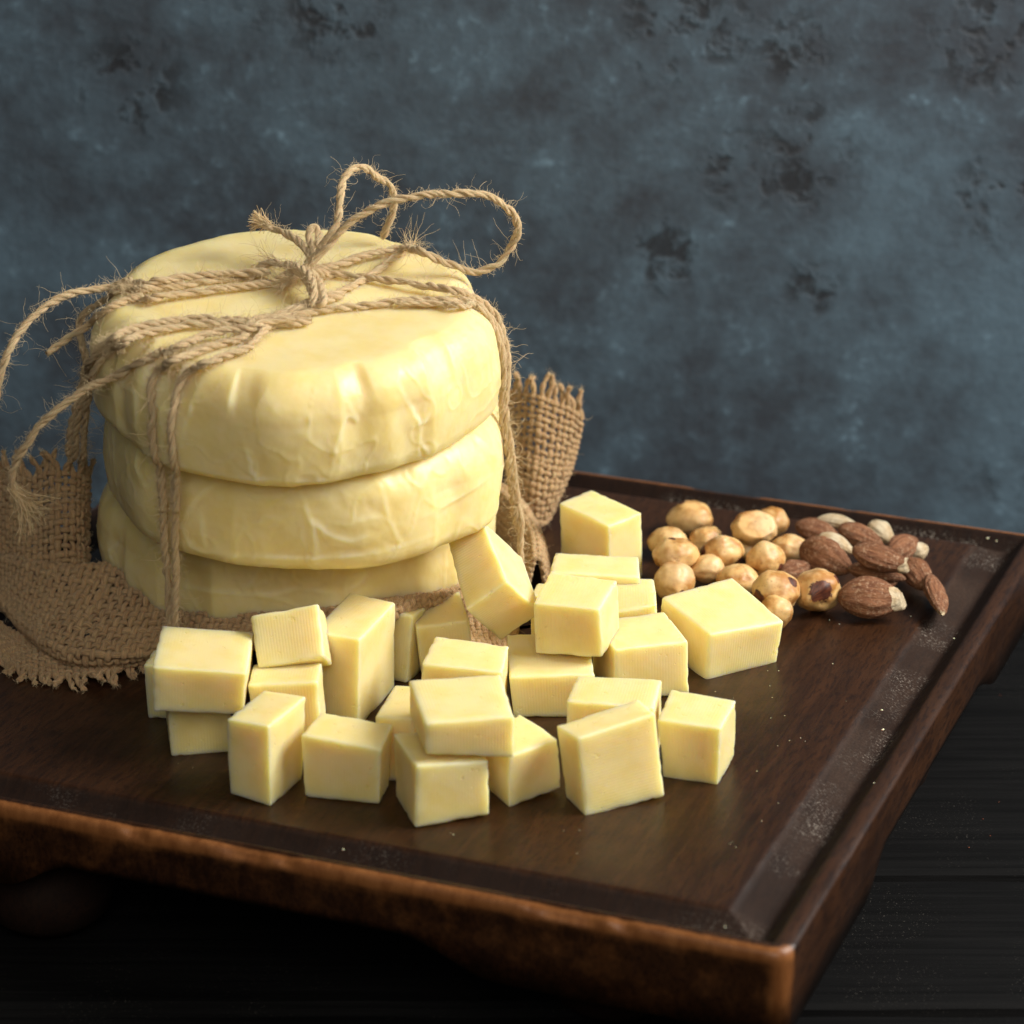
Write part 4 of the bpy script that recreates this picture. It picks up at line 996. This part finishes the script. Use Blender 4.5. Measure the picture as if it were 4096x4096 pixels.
rope('bow_loop', [air(E1(470,770), kf-.002), air(E1(560,662), kf), air(E1(648,560), kf+.003), air(E1(682,440), kf+.006), air(E1(692,330), kf+.009), air(E1(718,235), kf+.013), air(E1(775,178), kf+.017), air(E1(835,178), kf+.021), air(E1(905,232), kf+.025), air(E1(980,285), kf+.029), air(E1(1008,355), kf+.032), air(E1(998,450), kf+.034), air(E1(968,530), kf+.035), air(E1(935,600), kf+.036)], seed=12, fuzz=1.3, reach=0.004)
rope('bow_loop', [air(E1(490,770), kf-.004), air(E1(600,660), kf-.003), air(E1(715,528), kf-.002), air(E1(810,455), kf-.001), air(E1(950,390), kf), air(E1(1110,352), kf+.001), air(E1(1300,335), kf+.003), air(E1(1490,332), kf+.005), air(E1(1620,375), kf+.008), air(E1(1705,445), kf+.010), air(E1(1742,525), kf+.012), air(E1(1725,615), kf+.014), air(E1(1675,700), kf+.014), air(E1(1595,770), kf+.013), air(E1(1500,800), kf+.012), air(E1(1400,775), kf+.011), air(E1(1270,722), kf+.010), air(E1(1150,672), kf+.009)] + tp_(E1, [(1060,650),(940,675),(800,712),(650,758),(520,790)], .0016), seed=13, fuzz=1.3)
rope('tail', [air(E1(505,740), kf-.001), air(E1(470,655), kf+.006), air(E1(400,592), kf+.012), air(E1(290,540), kf+.018), air(E1(195,492), kf+.022)], seed=14, fray=0.007, fuzz=1.6)
rope('tail', [air(E1(520,735), kf), air(E1(520,660), kf+.005), air(E1(502,595), kf+.010), air(E1(512,540), kf+.014), air(E1(550,535), kf+.015), air(E1(560,590), kf+.012), air(E1(545,650), kf+.006)], seed=15, fuzz=1.5)
# the knot: overlapping turns
def kn(pts, dz): return [onpl(E1(x, y), TN, TC+TN*(RR+h)) for (x, y), h in zip(pts, dz)]
rope('knot', kn([(190,775),(265,742),(345,748),(420,785),(478,830),(512,880),(505,930)], (.0015,.004,.0052,.0058,.0055,.004,.002)), seed=16, rad=RR*1.12, fuzz=2.2)
rope('knot', kn([(360,760),(430,770),(490,810),(520,865),(528,940),(520,1005)], (.003,.0065,.0070,.0062,.004,.0018)), seed=17, rad=RR*1.1, fuzz=1.6)
rope('knot', kn([(545,1000),(585,985),(578,920),(560,860),(520,820),(450,815)], (.0014,.003,.0040,.0045,.0048,.003)), seed=18, rad=RR*1.0, fuzz=1.6)
rope('knot', kn([(300,850),(380,815),(460,790),(540,800),(620,815)], (.0015,.0030,.0042,.0035,.0015)), seed=19, rad=RR*1.1, fuzz=2.0)
rope('knot', kn([(330,900),(370,860),(420,830),(480,790),(500,750)], (.0012,.002,.003,.0035,.003)), seed=20, rad=RR*1.0, fuzz=2.5)
# frayed bits hanging at the knot
g = Geo(); rg = np.random.default_rng(77)
for (x0, y0), (x1, y1), m, sp in (((400,850),(320,950),70,.35), ((300,745),(150,690),45,.30), ((1090,650),(1150,590),40,.6)):
    A = onpl(E1(x0, y0), TN, TC+TN*0.003); B = onpl(E1(x1, y1), TN, TC+TN*0.0025); d = unit(B-A); L = np.linalg.norm(B-A)
    g.hairs(A+rg.normal(size=(m, 3))*0.0009, d+rg.normal(size=(m, 3))*sp*0.6+TN*0.15, rg.uniform(0.5, 1.25, m)*L, r=0.00006, seg=7, curl=0.6)
tag(g.build('frayed_tuft', TWINE, twine), kind='stuff')
tag(TF.build('loose_fibres', FIBRE, twine), kind='stuff')

# ------------------------------------------------------------------ crumbs
def crumbs(name, label, cat, items, mat):
    V = []; f = []; rg = np.random.default_rng(5)
    base = np.array([[1, 0, 0], [-1, 0, 0], [0, 1, 0], [0, -1, 0], [0, 0, 1], [0, 0, -1], [.6, .6, .5], [-.6, .5, -.5]], float)
    tri = [(0, 6, 4), (6, 2, 4), (2, 1, 4), (1, 3, 4), (3, 0, 4), (0, 5, 6), (6, 5, 2), (2, 7, 1), (2, 5, 7), (7, 5, 1), (1, 5, 3), (3, 5, 0)]
    for P, s in items:
        n = len(V); q = base*s*rg.uniform(0.5, 1.2, (8, 1))*np.array([1, 1, 0.6]) + P
        V += q.tolist(); f += [tuple(n+x for x in t) for t in tri]
    tag(mesh(name, V, f, mat), label, cat, kind='stuff')
rg = np.random.default_rng(31)
items = []
for _ in range(80):                            # board, mostly near the nuts and cubes
    px = (rg.uniform(2600, 3750), rg.uniform(2150, 3000)) if rg.random() < 0.55 else (rg.uniform(700, 3300), rg.uniform(2900, 3600))
    P = onz(px, 0.0001)
    if BX0 < P[0] < BX1-0.002 and BY0+0.002 < P[1] < BY1: items.append((P+ZZ*0.00008, rg.uniform(0.00012, 0.00032)))
for px, s in (((3770,2252),.0009), ((3815,2560),.0007), ((3525,2850),.0011), ((3530,2930),.0013), ((3590,3035),.0008), ((3495,3140),.0008), ((2900,3715),.0008), ((1372,3408),.0010), ((3950,2165),.0016), ((3985,2172),.0010)):
    P = onz(px, -0.001); items.append((P+ZZ*s*0.8, s*0.55))
crumbs('crumbs', 'pale cheese and nut crumbs scattered over the dark board', 'crumbs', items, CRUMB)
items = []
for px in ((4000,2782),(3932,3278),(3960,3345),(3875,3392),(3470,3390),(3995,3210)):
    items.append((onz(px, ZT)+ZZ*0.0002, 0.00030))
crumbs('spice_crumbs', 'reddish crumbs on the black table beside the board', 'crumbs', items, REDC)
